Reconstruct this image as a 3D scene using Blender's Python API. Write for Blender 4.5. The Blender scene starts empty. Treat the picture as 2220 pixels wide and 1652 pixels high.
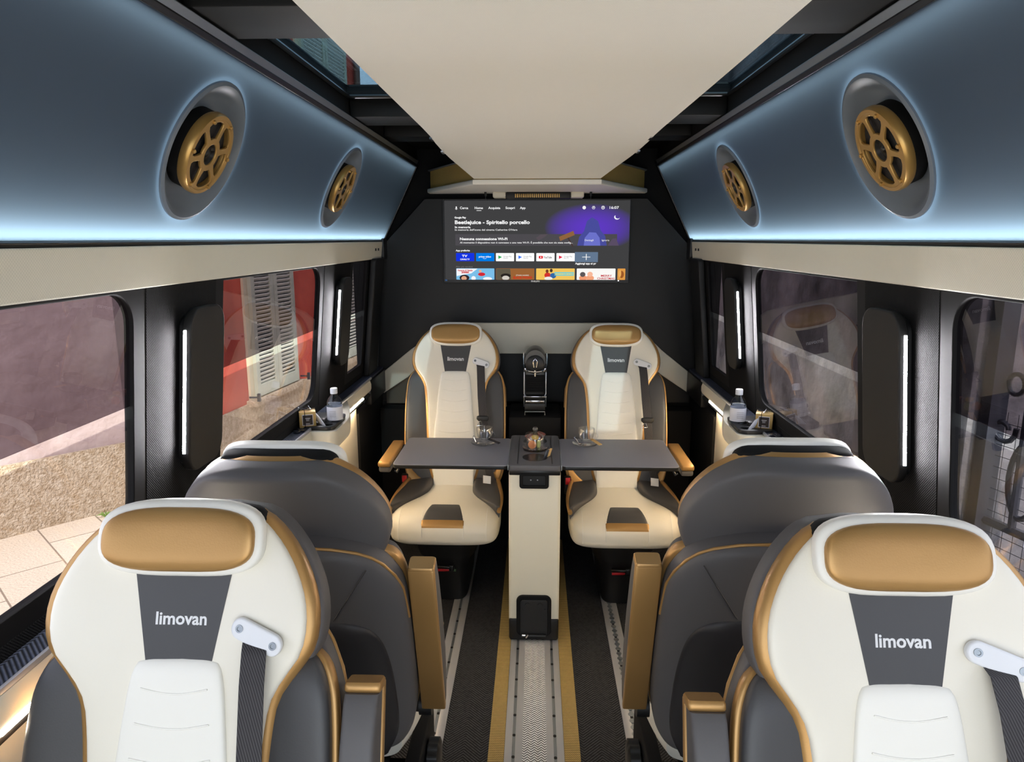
import bpy, bmesh, math, random
from mathutils import Vector, Matrix
random.seed(7)
SC = bpy.context.scene
COL = SC.collection
PI = math.pi
# ------------------------------------------------------------------ camera, world, sun, exposure
F = 1535.0
TH = math.atan(308 / F)
PS = math.atan(52 * math.cos(TH) / F)
cd = bpy.data.cameras.new('camera'); cam = bpy.data.objects.new('camera', cd); COL.objects.link(cam)
cd.sensor_fit = 'HORIZONTAL'; cd.sensor_width = 36; cd.lens = 36 * F / 2220
cd.clip_start = .02; cd.clip_end = 200
cam.location = (0, 0, 1.6); cam.rotation_euler = (PI / 2 - TH, 0, PS)
SC.camera = cam
w = bpy.data.worlds.new('sky'); SC.world = w; w.use_nodes = True
bg = w.node_tree.nodes['Background']; bg.inputs[0].default_value = (.80, .89, 1, 1); bg.inputs[1].default_value = .98
sd = bpy.data.lights.new('sun', 'SUN'); sun = bpy.data.objects.new('sun', sd); COL.objects.link(sun)
sd.energy = 1.0; sd.angle = .01; sd.color = (1, .93, .82)
sun.rotation_euler = Vector((.10, -.75, .65)).to_track_quat('Z', 'Y').to_euler()
sun.location = (0, -6, 8)
SC.view_settings.view_transform = 'Standard'; SC.view_settings.look = 'None'
SC.view_settings.exposure = 2.1; SC.view_settings.gamma = 1
SC.cycles.max_bounces = 10; SC.cycles.transparent_max_bounces = 16; SC.cycles.transmission_bounces = 8
SC.cycles.sample_clamp_indirect = 4

def area(name, loc, size, power, color, direction):
    l = bpy.data.lights.new(name, 'AREA'); l.shape = 'RECTANGLE'; l.size = size[0]; l.size_y = size[1]
    l.energy = power; l.color = color
    o = bpy.data.objects.new(name, l); COL.objects.link(o); o.location = loc
    z = -Vector(direction).normalized(); x = Vector((0, 1, 0)); x = (x - z * x.dot(z)).normalized(); y = z.cross(x)
    o.rotation_euler = Matrix((x, y, z)).transposed().to_euler()
    return o
# LED strips behind the translucent overhead panels (along the lower, upper and front edge)
BLUE = (.60, .82, 1.0)
for s in (-1, 1):
    area('led_strip_light', (s * .806, 1.22, 1.603), (5.0, .006), .95, BLUE, (-s * .44, 0, .898))
    area('led_strip_light', (s * .630, 1.22, 1.968), (5.0, .005), .17, BLUE, (s * .44, 0, -.898))

# ------------------------------------------------------------------ materials
def S2L(c):
    return tuple((v / 12.92 if v <= .04045 else ((v + .055) / 1.055) ** 2.4) for v in (x / 255 for x in c))
MATS = {}
SCREEN = .25   # brightness of the monitor
def nd(nt, t, **k):
    n = nt.nodes.new(t)
    for a, b in k.items(): setattr(n, a, b)
    return n
def mat(name, rgb, rough=.5, metal=0, bump=None, var=None, spec=None, coat=0, sheen=0):
    """rgb in sRGB 0-255; bump=(scale, strength, distance); var=(scale, amount)"""
    m = bpy.data.materials.new(name); m.use_nodes = True; nt = m.node_tree
    b = nt.nodes['Principled BSDF']
    c = S2L(rgb) + (1,)
    b.inputs['Base Color'].default_value = c; b.inputs['Roughness'].default_value = rough; b.inputs['Metallic'].default_value = metal
    if spec is not None: b.inputs['Specular IOR Level'].default_value = spec
    if coat: b.inputs['Coat Weight'].default_value = coat
    if sheen: b.inputs['Sheen Weight'].default_value = sheen
    tc = nd(nt, 'ShaderNodeTexCoord')
    if bump:
        n = nd(nt, 'ShaderNodeTexNoise'); n.inputs['Scale'].default_value = bump[0]; n.inputs['Detail'].default_value = 4
        bp = nd(nt, 'ShaderNodeBump'); bp.inputs['Strength'].default_value = bump[1]; bp.inputs['Distance'].default_value = bump[2]
        nt.links.new(tc.outputs['Object'], n.inputs['Vector']); nt.links.new(n.outputs[0], bp.inputs['Height']); nt.links.new(bp.outputs[0], b.inputs['Normal'])
    if var:
        n = nd(nt, 'ShaderNodeTexNoise'); n.inputs['Scale'].default_value = var[0]; n.inputs['Detail'].default_value = 5
        r = nd(nt, 'ShaderNodeValToRGB'); a = var[1]
        r.color_ramp.elements[0].position = .3; r.color_ramp.elements[1].position = .7
        r.color_ramp.elements[0].color = tuple(v * (1 - a) for v in c[:3]) + (1,)
        r.color_ramp.elements[1].color = tuple(min(1, v * (1 + a)) for v in c[:3]) + (1,)
        nt.links.new(tc.outputs['Object'], n.inputs['Vector']); nt.links.new(n.outputs[0], r.inputs[0]); nt.links.new(r.outputs[0], b.inputs['Base Color'])
    MATS[name] = m
    return m
def emit(name, rgb, strength):
    m = bpy.data.materials.new(name); m.use_nodes = True; nt = m.node_tree; nt.nodes.clear()
    e = nd(nt, 'ShaderNodeEmission'); e.inputs[0].default_value = S2L(rgb) + (1,); e.inputs[1].default_value = strength
    o = nd(nt, 'ShaderNodeOutputMaterial'); nt.links.new(e.outputs[0], o.inputs[0]); MATS[name] = m
    return m
def mth(nt, op, a, b=None, c=None):
    n = nd(nt, 'ShaderNodeMath', operation=op)
    for i, v in enumerate((a, b, c)):
        if v is None: continue
        if isinstance(v, (int, float)): n.inputs[i].default_value = v
        else: nt.links.new(v, n.inputs[i])
    return n.outputs[0]
def weave(name, c0, c1, pitch, chev=None, rough=.8, swap=False, bump=.4, dots=False, metal=0, brk=.5):
    """woven cloth: ribs that zigzag (chev = width of one column of the zigzag); dots = grid of dots"""
    m = bpy.data.materials.new(name); m.use_nodes = True; nt = m.node_tree; b = nt.nodes['Principled BSDF']
    b.inputs['Roughness'].default_value = rough; b.inputs['Metallic'].default_value = metal
    b.inputs['Specular IOR Level'].default_value = .25
    tc = nd(nt, 'ShaderNodeTexCoord'); sp = nd(nt, 'ShaderNodeSeparateXYZ'); nt.links.new(tc.outputs['Object'], sp.inputs[0])
    X, Y, Z = sp.outputs
    if swap: Y = mth(nt, 'ADD', Y, 0); X = Z
    if dots:
        a = mth(nt, 'SINE', mth(nt, 'MULTIPLY', X, 2 * PI / pitch)); d = mth(nt, 'SINE', mth(nt, 'MULTIPLY', Y, 2 * PI / pitch))
        h = mth(nt, 'MULTIPLY_ADD', mth(nt, 'MULTIPLY', a, d), .5, .5)
    else:
        t = mth(nt, 'PINGPONG', X, chev) if chev else mth(nt, 'MULTIPLY', X, 1.0)
        s = mth(nt, 'SINE', mth(nt, 'MULTIPLY', mth(nt, 'ADD', Y, t), 2 * PI / pitch))
        h = mth(nt, 'MULTIPLY_ADD', s, .5, .5)
    no = nd(nt, 'ShaderNodeTexNoise'); no.inputs['Scale'].default_value = 90; nt.links.new(tc.outputs['Object'], no.inputs['Vector'])
    h2 = mth(nt, 'MULTIPLY', h, mth(nt, 'MULTIPLY_ADD', no.outputs[0], brk * 2, 1 - brk))
    r = nd(nt, 'ShaderNodeMix', data_type='RGBA'); nt.links.new(h2, r.inputs[0])
    r.inputs[6].default_value = S2L(c0) + (1,); r.inputs[7].default_value = S2L(c1) + (1,)
    nt.links.new(r.outputs[2], b.inputs['Base Color'])
    bp = nd(nt, 'ShaderNodeBump'); bp.inputs['Strength'].default_value = bump; bp.inputs['Distance'].default_value = .002
    nt.links.new(h2, bp.inputs['Height']); nt.links.new(bp.outputs[0], b.inputs['Normal']); MATS[name] = m
    return m
def glass(name, tint, ior=1.45):
    """window glass: clear or tinted see-through sheet with mirror reflections"""
    m = bpy.data.materials.new(name); m.use_nodes = True; nt = m.node_tree; nt.nodes.clear()
    t = nd(nt, 'ShaderNodeBsdfTransparent'); t.inputs[0].default_value = tuple(tint) + (1,)
    g = nd(nt, 'ShaderNodeBsdfGlossy'); g.inputs['Roughness'].default_value = 0.0
    f = nd(nt, 'ShaderNodeFresnel'); f.inputs['IOR'].default_value = ior
    x = nd(nt, 'ShaderNodeMixShader'); o = nd(nt, 'ShaderNodeOutputMaterial')
    ge = nd(nt, 'ShaderNodeNewGeometry')   # same mirror strength from both faces of the sheet
    nt.links.new(mth(nt, 'MULTIPLY_ADD', ge.outputs['Backfacing'], 1 / ior - ior, ior), f.inputs['IOR'])
    nt.links.new(f.outputs[0], x.inputs[0]); nt.links.new(t.outputs[0], x.inputs[1]); nt.links.new(g.outputs[0], x.inputs[2]); nt.links.new(x.outputs[0], o.inputs[0])
    MATS[name] = m; return m

cream = mat('cream_leather', (233, 228, 214), .42, bump=(380, .12, .001))
creamw = mat('white_leather', (240, 238, 230), .45, bump=(300, .10, .001))
gold = mat('gold_leather', (178, 138, 84), .36, .45, bump=(420, .14, .001))
goldm = mat('gold_paint', (190, 152, 88), .35, .6)
dark = mat('charcoal_leather', (66, 66, 68), .48, bump=(380, .12, .001))
shell = mat('grey_leather', (88, 86, 87), .55, bump=(380, .10, .001))
pocket = mat('dark_grey_leather', (44, 43, 46), .42, bump=(380, .10, .001))
black = mat('black_plastic', (20, 20, 21), .45)
blackg = mat('gloss_black', (8, 8, 9), .32)
blackm = mat('matt_black', (12, 12, 13), .75, spec=.25)
fabric = weave('black_dotted_fabric', (7, 7, 8), (19, 18, 18), .006, dots=True, swap=True, rough=1, bump=.5, brk=.1)
vinyl = mat('black_vinyl', (12, 12, 13), .55, bump=(500, .1, .0006))
creamp = mat('cream_trim', (224, 218, 200), .55, bump=(600, .15, .0006))
ceilc = weave('cream_ceiling_cloth', (240, 238, 228), (252, 250, 244), .004, dots=True, rough=.85, bump=.3, brk=.1)
fasc = weave('cream_dotted_vinyl', (216, 212, 194), (232, 227, 210), .006, dots=True, swap=True, rough=.6, bump=.25, brk=.1)
alu = mat('aluminium', (178, 179, 182), .38, .35, bump=(900, .05, .0003))
chrome = mat('chrome', (225, 225, 228), .12, 1)
steel = mat('dull_steel', (150, 156, 160), .35, .8)
carpet = weave('herringbone_carpet', (10, 10, 11), (70, 70, 72), .012, chev=.055, rough=.85, bump=.6, brk=.8)
ledgec = weave('herringbone_ledge_carpet', (20, 22, 28), (92, 100, 122), .010, chev=.04, rough=.8, bump=.6)
goldweave = weave('gold_woven_strip', (104, 84, 44), (214, 184, 118), .008, rough=.55, metal=.1, bump=.6, chev=.003, brk=.2)
goldmesh = weave('gold_mesh', (150, 116, 54), (250, 208, 118), .007, rough=.45, metal=.2, bump=.7, swap=True, dots=True, brk=.1)
whitemat = weave('white_woven_mat', (70, 70, 70), (255, 255, 255), .011, chev=.011, rough=.8, bump=.6, brk=.45)
tabletop = mat('anthracite_laminate', (122, 122, 130), .42, bump=(700, .06, .0004))
modul = mat('grey_module_plastic', (92, 91, 94), .45, bump=(900, .1, .0004))
pedes = mat('ivory_lacquer', (232, 226, 206), .38)
belt = weave('belt_webbing', (44, 42, 44), (78, 76, 78), .004, rough=.6, bump=.3, brk=.1)
plastw = mat('white_plastic', (226, 228, 232), .35)
red = mat('red_plastic', (190, 30, 35), .4)
green = mat('green_mark', (70, 96, 60), .5)
paperw = mat('white_paper', (222, 224, 232), .6)
kraft = mat('gold_card', (196, 166, 104), .4, .35)
navy = mat('black_foil', (26, 28, 38), .25)
copper = mat('rose_foil', (190, 110, 96), .3, .5)
macaron = mat('orange_macaron', (214, 130, 66), .8, bump=(160, .3, .001))
macaron2 = mat('yellow_macaron', (222, 186, 90), .8, bump=(160, .3, .001))
macaron3 = mat('green_macaron', (170, 180, 110), .8, bump=(160, .3, .001))
coneM = weave('speaker_cone_mesh', (20, 20, 21), (64, 64, 66), .004, rough=.5, bump=.5, dots=True, swap=True, brk=.1)
dish = mat('grey_speaker_cup', (104, 114, 126), .42)
letter = mat('embroidery_white', (225, 226, 228), .6)
warmled = emit('led_warm_white', (255, 238, 214), 22)
underled = emit('led_amber', (255, 222, 176), 13)
ringled = emit('led_ring_blue', (190, 225, 255), .6)
pillarled = emit('led_white', (252, 250, 255), 94)
winUp = glass('tinted_glass', (.46, .425, .455), 1.42)
winLo = glass('light_glass', (.76, .74, .76), 1.42)
winMid = glass('clear_glass', (.99, .99, .99), 1.35)
skyG = glass('dark_blue_glass', (.34, .43, .48), 1.5)
# translucent stretched cloth of the overhead panels
m = bpy.data.materials.new('backlit_cloth'); m.use_nodes = True; nt = m.node_tree; nt.nodes.clear()
df = nd(nt, 'ShaderNodeBsdfPrincipled'); df.inputs['Base Color'].default_value = S2L((60, 75, 98)) + (1,); df.inputs['Roughness'].default_value = .45
df.inputs['Specular IOR Level'].default_value = .35
tr = nd(nt, 'ShaderNodeBsdfTranslucent'); tr.inputs[0].default_value = (.80, .88, .93, 1)
mx = nd(nt, 'ShaderNodeMixShader'); mx.inputs[0].default_value = .5
oo = nd(nt, 'ShaderNodeOutputMaterial'); nt.links.new(df.outputs[0], mx.inputs[1]); nt.links.new(tr.outputs[0], mx.inputs[2]); nt.links.new(mx.outputs[0], oo.inputs[0])
backlit = m
# clear glassware / bottle plastic
def clearglass(name, col, ior):
    m = bpy.data.materials.new(name); m.use_nodes = True; b = m.node_tree.nodes['Principled BSDF']
    b.inputs['Base Color'].default_value = col + (1,); b.inputs['Roughness'].default_value = .02; b.inputs['IOR'].default_value = ior
    b.inputs['Transmission Weight'].default_value = 1; return m
glassw = glass('glassware', (.985, .99, .99), 1.9)
petm = glass('pet_bottle', (.93, .95, .97), 1.6)
# exterior
def plaster(name, c0, c1, sc, bumpd, stain=None, bs=22):
    m = bpy.data.materials.new(name); m.use_nodes = True; nt = m.node_tree; b = nt.nodes['Principled BSDF']; b.inputs['Roughness'].default_value = .9
    b.inputs['Specular IOR Level'].default_value = .1
    tc = nd(nt, 'ShaderNodeTexCoord'); n = nd(nt, 'ShaderNodeTexNoise'); n.inputs['Scale'].default_value = sc; n.inputs['Detail'].default_value = 8; n.inputs['Roughness'].default_value = .6
    nt.links.new(tc.outputs['Object'], n.inputs['Vector'])
    r = nd(nt, 'ShaderNodeValToRGB'); r.color_ramp.elements[0].position = .36; r.color_ramp.elements[1].position = .66
    r.color_ramp.elements[0].color = S2L(c0) + (1,); r.color_ramp.elements[1].color = S2L(c1) + (1,)
    nt.links.new(n.outputs[0], r.inputs[0]); nt.links.new(r.outputs[0], b.inputs['Base Color'])
    n2 = nd(nt, 'ShaderNodeTexNoise'); n2.inputs['Scale'].default_value = bs; n2.inputs['Detail'].default_value = 6
    nt.links.new(tc.outputs['Object'], n2.inputs['Vector'])
    bp = nd(nt, 'ShaderNodeBump'); bp.inputs['Strength'].default_value = 1; bp.inputs['Distance'].default_value = bumpd
    nt.links.new(n2.outputs[0], bp.inputs['Height']); nt.links.new(bp.outputs[0], b.inputs['Normal']); return m
redp = plaster('red_render', (178, 74, 62), (206, 98, 78), 1.6, .012, bs=5)
mauve = plaster('mauve_plaster', (158, 138, 136), (190, 172, 168), 1.3, .03, bs=6)
stucco = plaster('beige_roughcast', (186, 162, 132), (226, 208, 182), 22, .05, bs=55)
stonew = plaster('grey_stone_plaster', (58, 57, 60), (150, 148, 150), 2.4, .03, bs=9)
gravel = plaster('gravel', (160, 148, 134), (255, 250, 240), 26, .05, bs=30)
shutm = mat('grey_green_shutter', (172, 176, 158), .7, var=(6, .15))
ironm = mat('wrought_iron', (44, 46, 56), .5, .3)
m = bpy.data.materials.new('stone_paving'); m.use_nodes = True; nt = m.node_tree; b = nt.nodes['Principled BSDF']; b.inputs['Roughness'].default_value = .9
tc = nd(nt, 'ShaderNodeTexCoord'); mp = nd(nt, 'ShaderNodeMapping'); mp.inputs['Rotation'].default_value = (0, 0, .75); bk = nd(nt, 'ShaderNodeTexBrick')
bk.inputs['Scale'].default_value = 1; bk.inputs['Brick Width'].default_value = .8; bk.inputs['Row Height'].default_value = .4; bk.inputs['Mortar Size'].default_value = .006
bk.inputs['Color1'].default_value = S2L((236, 218, 192)) + (1,); bk.inputs['Color2'].default_value = S2L((224, 206, 180)) + (1,); bk.inputs['Mortar'].default_value = S2L((150, 132, 112)) + (1,)
nt.links.new(tc.outputs['Object'], mp.inputs[0]); nt.links.new(mp.outputs[0], bk.inputs[0]); nt.links.new(bk.outputs[0], b.inputs['Base Color'])
n = nd(nt, 'ShaderNodeTexNoise'); n.inputs['Scale'].default_value = 60; bp = nd(nt, 'ShaderNodeBump'); bp.inputs['Distance'].default_value = .01
nt.links.new(tc.outputs['Object'], n.inputs[0]); nt.links.new(n.outputs[0], bp.inputs['Height']); nt.links.new(bp.outputs[0], b.inputs['Normal'])
paving = m

# ------------------------------------------------------------------ mesh helpers
def interp(pts, x):
    if x <= pts[0][0]: return pts[0][1]
    if x >= pts[-1][0]: return pts[-1][1]
    for i in range(len(pts) - 1):
        if pts[i][0] <= x <= pts[i + 1][0]:
            p0 = pts[max(i - 1, 0)]; p1 = pts[i]; p2 = pts[i + 1]; p3 = pts[min(i + 2, len(pts) - 1)]
            t = (x - p1[0]) / (p2[0] - p1[0]); d = p2[0] - p1[0]
            m1 = (p2[1] - p0[1]) / max(p2[0] - p0[0], 1e-6) * d if i > 0 else (p2[1] - p1[1])
            m2 = (p3[1] - p1[1]) / max(p3[0] - p1[0], 1e-6) * d if i < len(pts) - 2 else (p2[1] - p1[1])
            return (2*t**3-3*t*t+1)*p1[1] + (t**3-2*t*t+t)*m1 + (-2*t**3+3*t*t)*p2[1] + (t**3-t*t)*m2
def arc(cx, cy, r, a0, a1, n=8):
    return [(cx + r * math.cos(math.radians(a0 + (a1 - a0) * i / n)), cy + r * math.sin(math.radians(a0 + (a1 - a0) * i / n))) for i in range(n + 1)]
def rrect(x0, x1, y0, y1, r, n=6):
    return arc(x1 - r, y1 - r, r, 0, 90, n) + arc(x0 + r, y1 - r, r, 90, 180, n) + arc(x0 + r, y0 + r, r, 180, 270, n) + arc(x1 - r, y0 + r, r, 270, 360, n)
def circ(cx, cy, r, n=40):
    return [(cx + r * math.cos(2 * PI * i / n), cy + r * math.sin(2 * PI * i / n)) for i in range(n)]
ORG = {}
class MB:
    def __init__(s): s.v = []; s.f = []; s.m = []; s.mi = 0
    def add(s, vs, fs, fn=None):
        o = len(s.v); s.v += [tuple(fn(*p)) if fn else tuple(p) for p in vs]
        for f in fs: s.f.append(tuple(i + o for i in f)); s.m.append(s.mi)
        return s
    def box(s, x0, x1, y0, y1, z0, z1, bev=0, seg=2, fn=None):
        bm = bmesh.new(); bmesh.ops.create_cube(bm, size=1)
        for v in bm.verts: v.co = Vector(((x0 + x1) / 2 + v.co.x * (x1 - x0), (y0 + y1) / 2 + v.co.y * (y1 - y0), (z0 + z1) / 2 + v.co.z * (z1 - z0)))
        if bev: bmesh.ops.bevel(bm, geom=bm.edges[:], offset=bev, segments=seg, profile=.5, affect='EDGES')
        s.bm(bm, fn); return s
    def bm(s, bm, fn=None):
        bm.verts.ensure_lookup_table(); bm.verts.index_update()
        s.add([v.co[:] for v in bm.verts], [[v.index for v in f.verts] for f in bm.faces], fn); bm.free()
    def tube(s, pts, r, n=8, closed=False, fn=None, r2=None):
        P = [Vector(p) for p in pts]; N = len(P); vs = []; up = Vector((0, 0, 1)); prev = None
        for i, p in enumerate(P):
            a = P[(i - 1) % N] if (closed or i > 0) else P[i]; b = P[(i + 1) % N] if (closed or i < N - 1) else P[i]
            d = (b - a).normalized()
            if prev is None: x = d.cross(up) if abs(d.dot(up)) < .95 else d.cross(Vector((1, 0, 0)))
            else: x = prev - d * prev.dot(d)
            x.normalize(); prev = x; y = d.cross(x)
            rr = r if r2 is None else r + (r2 - r) * i / max(N - 1, 1)
            for k in range(n): vs.append(p + x * rr * math.cos(2 * PI * k / n) + y * rr * math.sin(2 * PI * k / n))
        fs = []
        for i in range(N if closed else N - 1):
            for k in range(n):
                a = i * n + k; b = i * n + (k + 1) % n; c = ((i + 1) % N) * n + (k + 1) % n; d = ((i + 1) % N) * n + k; fs.append((a, b, c, d))
        if not closed: fs.append(tuple(range(n))[::-1]); fs.append(tuple((N - 1) * n + k for k in range(n)))
        s.add(vs, fs, fn); return s
    def cyl(s, p0, p1, r, n=24, r2=None, fn=None):
        return s.tube([p0, p1], r, n, fn=fn, r2=r2)
    def lathe(s, prof, fn=None, n=32, closed=False):
        """prof: (r, h) pairs turned round the local z axis"""
        vs = []; fs = []; K = len(prof)
        for r, h in prof:
            for k in range(n): vs.append((r * math.cos(2 * PI * k / n), r * math.sin(2 * PI * k / n), h))
        for i in range(K if closed else K - 1):
            j = (i + 1) % K
            for k in range(n): fs.append((i * n + k, i * n + (k + 1) % n, j * n + (k + 1) % n, j * n + k))
        if not closed:
            if prof[0][0] > 1e-5: fs.append(tuple(range(n))[::-1])
            if prof[-1][0] > 1e-5: fs.append(tuple((K - 1) * n + k for k in range(n)))
        s.add(vs, fs, fn); return s
    def plate(s, outs, t, fn=None, bev=0, z0=None):
        """flat plate with holes: outs = list of closed outlines (the first is the rim); thickness t, centred on z=0 (or from z0)"""
        cu = bpy.data.curves.new('t', 'CURVE'); cu.dimensions = '2D'; cu.fill_mode = 'BOTH'; cu.extrude = max(t / 2 - bev, .00005) if t else 0; cu.bevel_depth = bev; cu.bevel_resolution = 2
        for o in outs:
            sp = cu.splines.new('POLY'); sp.points.add(len(o) - 1)
            for i, p in enumerate(o): sp.points[i].co = (p[0], p[1], 0, 1)
            sp.use_cyclic_u = True
        s.curve(cu, (lambda x, y, z: fn(x, y, z + (0 if z0 is None else z0 + t / 2))) if fn else (None if z0 is None else (lambda x, y, z: (x, y, z + z0 + t / 2)))); return s
    def curve(s, cu, fn=None):
        ob = bpy.data.objects.new('t', cu); COL.objects.link(ob)
        dg = bpy.context.evaluated_depsgraph_get(); me = bpy.data.meshes.new_from_object(ob.evaluated_get(dg))
        s.add([v.co[:] for v in me.vertices], [list(p.vertices) for p in me.polygons], fn)
        bpy.data.objects.remove(ob); bpy.data.curves.remove(cu); bpy.data.meshes.remove(me)
    def text(s, txt, size, t, fn, bold=0, width=None, align='LEFT'):
        """lettering in the local xy plane, starting at 0,0 (or centred); width squeezes it to a given width"""
        cu = bpy.data.curves.new('t', 'FONT'); cu.body = txt; cu.size = size; cu.extrude = t / 2; cu.offset = bold; cu.resolution_u = 3
        tmp = MB(); tmp.curve(cu)
        if not tmp.v: return s
        xs = [p[0] for p in tmp.v]; a, b = min(xs), max(xs); k = (width / (b - a)) if width else 1
        off = (a + b) / 2 if align == 'CENTER' else a
        s.add([((x - off) * k, y, z) for x, y, z in tmp.v], tmp.f, fn); return s
    def loft(s, rows, fn=None, nseg=28):
        """rows: (v, cu, h, w0, w1, n): superellipse cross-sections across u,w at height v"""
        vs = []; fs = []; K = len(rows)
        for v, cu, h, w0, w1, n in rows:
            wc = (w0 + w1) / 2; hd = (w1 - w0) / 2
            for k in range(nseg):
                a = 2 * PI * k / nseg; c, q = math.cos(a), math.sin(a)
                vs.append((cu + h * math.copysign(abs(c) ** (2 / n), c), v, wc + hd * math.copysign(abs(q) ** (2 / n), q)))
        for i in range(K - 1):
            for k in range(nseg): fs.append((i * nseg + k, i * nseg + (k + 1) % nseg, (i + 1) * nseg + (k + 1) % nseg, (i + 1) * nseg + k))
        fs.append(tuple(range(nseg))[::-1]); fs.append(tuple((K - 1) * nseg + k for k in range(nseg)))
        s.add(vs, fs, fn); return s
    def grid(s, fn, nu, nv, flip=False):
        vs = [fn(i / nu, j / nv) for j in range(nv + 1) for i in range(nu + 1)]; W = nu + 1
        s.add(vs, [(j * W + i, j * W + i + 1, (j + 1) * W + i + 1, (j + 1) * W + i) for j in range(nv) for i in range(nu)]); return s
    def obj(s, name, mats, parent=None, world=True, angle=38, label=None, origin=None):
        if not isinstance(mats, (list, tuple)): mats = [mats]
        me = bpy.data.meshes.new(name)
        if parent is not None: o0 = ORG.get(parent.name, Vector()) if world else Vector()
        elif origin is not None: o0 = Vector(origin)
        else:
            xs, ys, zs = zip(*s.v); o0 = Vector(((min(xs) + max(xs)) / 2, (min(ys) + max(ys)) / 2, min(zs)))
        me.from_pydata([(p[0] - o0[0], p[1] - o0[1], p[2] - o0[2]) for p in s.v], [], s.f); me.update()
        for mm in mats: me.materials.append(mm)
        me.polygons.foreach_set('material_index', s.m); me.polygons.foreach_set('use_smooth', [True] * len(me.polygons))
        bm = bmesh.new(); bm.from_mesh(me); bmesh.ops.recalc_face_normals(bm, faces=bm.faces[:]); bm.to_mesh(me); bm.free()
        me.set_sharp_from_angle(angle=math.radians(angle))
        o = bpy.data.objects.new(name, me); COL.objects.link(o)
        if parent is not None: o.parent = parent; ORG[o.name] = o0
        else: o.location = o0; ORG[o.name] = o0
        if label: o['label'] = label
        return o
def tag(o, label, cat, group=None, kind=None):
    if label: o['label'] = label
    if cat: o['category'] = cat
    if group: o['group'] = group
    if kind: o['kind'] = kind
    return o
def thing(name, loc, label, cat, group=None, rz=0, kind=None):
    o = bpy.data.objects.new(name, None); o.empty_display_size = .05; COL.objects.link(o); o.location = loc; o.rotation_euler = (0, 0, rz)
    ORG[o.name] = Vector(loc); return tag(o, label, cat, group, kind)
def structure(mb, name, mats, angle=38):
    o = mb.obj(name, mats, angle=angle); o['kind'] = 'structure'; return o

# ------------------------------------------------------------------ van body: floor, walls, ceiling, partition
YB, YF = -1.3, 3.72
structure(MB().box(-.97, .97, YB, 4.0, -.06, 0), 'floor', carpet)
def wx(z, off=0): return .80 + .1 * (1.5 - z) + off
def wallfn(s):  # (Y, z, outward) -> world
    return lambda y, z, o: (s * wx(z, o), y, z)
WINS = [(-1.2, 1.395), (1.81, 2.655), (3.13, 3.40)]
for s, side in ((-1, 'left'), (1, 'right')):
    fn = wallfn(s)
    b = MB()
    # trim skin with three window openings, then the lower wall below the ledge
    outer = [(YB, .90), (YF + .02, .90), (YF + .02, 1.515), (YB, 1.515)]
    holes = [[(a - .045, .955), (c + .045, .955), (c + .045, 1.508), (a - .045, 1.508)] for a, c in WINS]
    b.plate([outer] + holes, .03, lambda x, y, z: fn(x, y, z + .016))
    b.box(min(s * .93, s * .955), max(s * .93, s * .955), YB, YF, -.02, .93)
    structure(b, 'wall_' + side, fabric)
    for i, (a, c) in enumerate(WINS):
        wr = thing('window_%d' % (i + 1 + (0 if s < 0 else 3)), (s * .86, (a + c) / 2, .96), None, None, kind='structure')
        r = .07 if i < 2 else .02
        fb = MB(); fb.plate([[(a - .045, .955), (c + .045, .955), (c + .045, 1.508), (a - .045, 1.508)], ([(a, 1.497), (a, .995)] + arc(c - r, .995 + r, r, 270, 360, 8) + arc(c - r, 1.497 - r, r, 0, 90, 8))], .02, lambda x, y, z: fn(x, y, z + .012), bev=.002)
        fb.obj('window_frame', blackm, wr)
        for nm, z0, z1, mt in (('tinted_pane', 1.262, 1.51, winUp), ('clear_pane', 1.234, 1.262, winMid), ('light_pane', .96, 1.234, winLo)):
            pb2 = MB(); pb2.plate([[(a - .02, z0), (c + .02, z0), (c + .02, z1), (a - .02, z1)]], .004, lambda x, y, z: fn(x, y, z + .012)); pb2.obj(nm, mt, wr)

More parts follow.
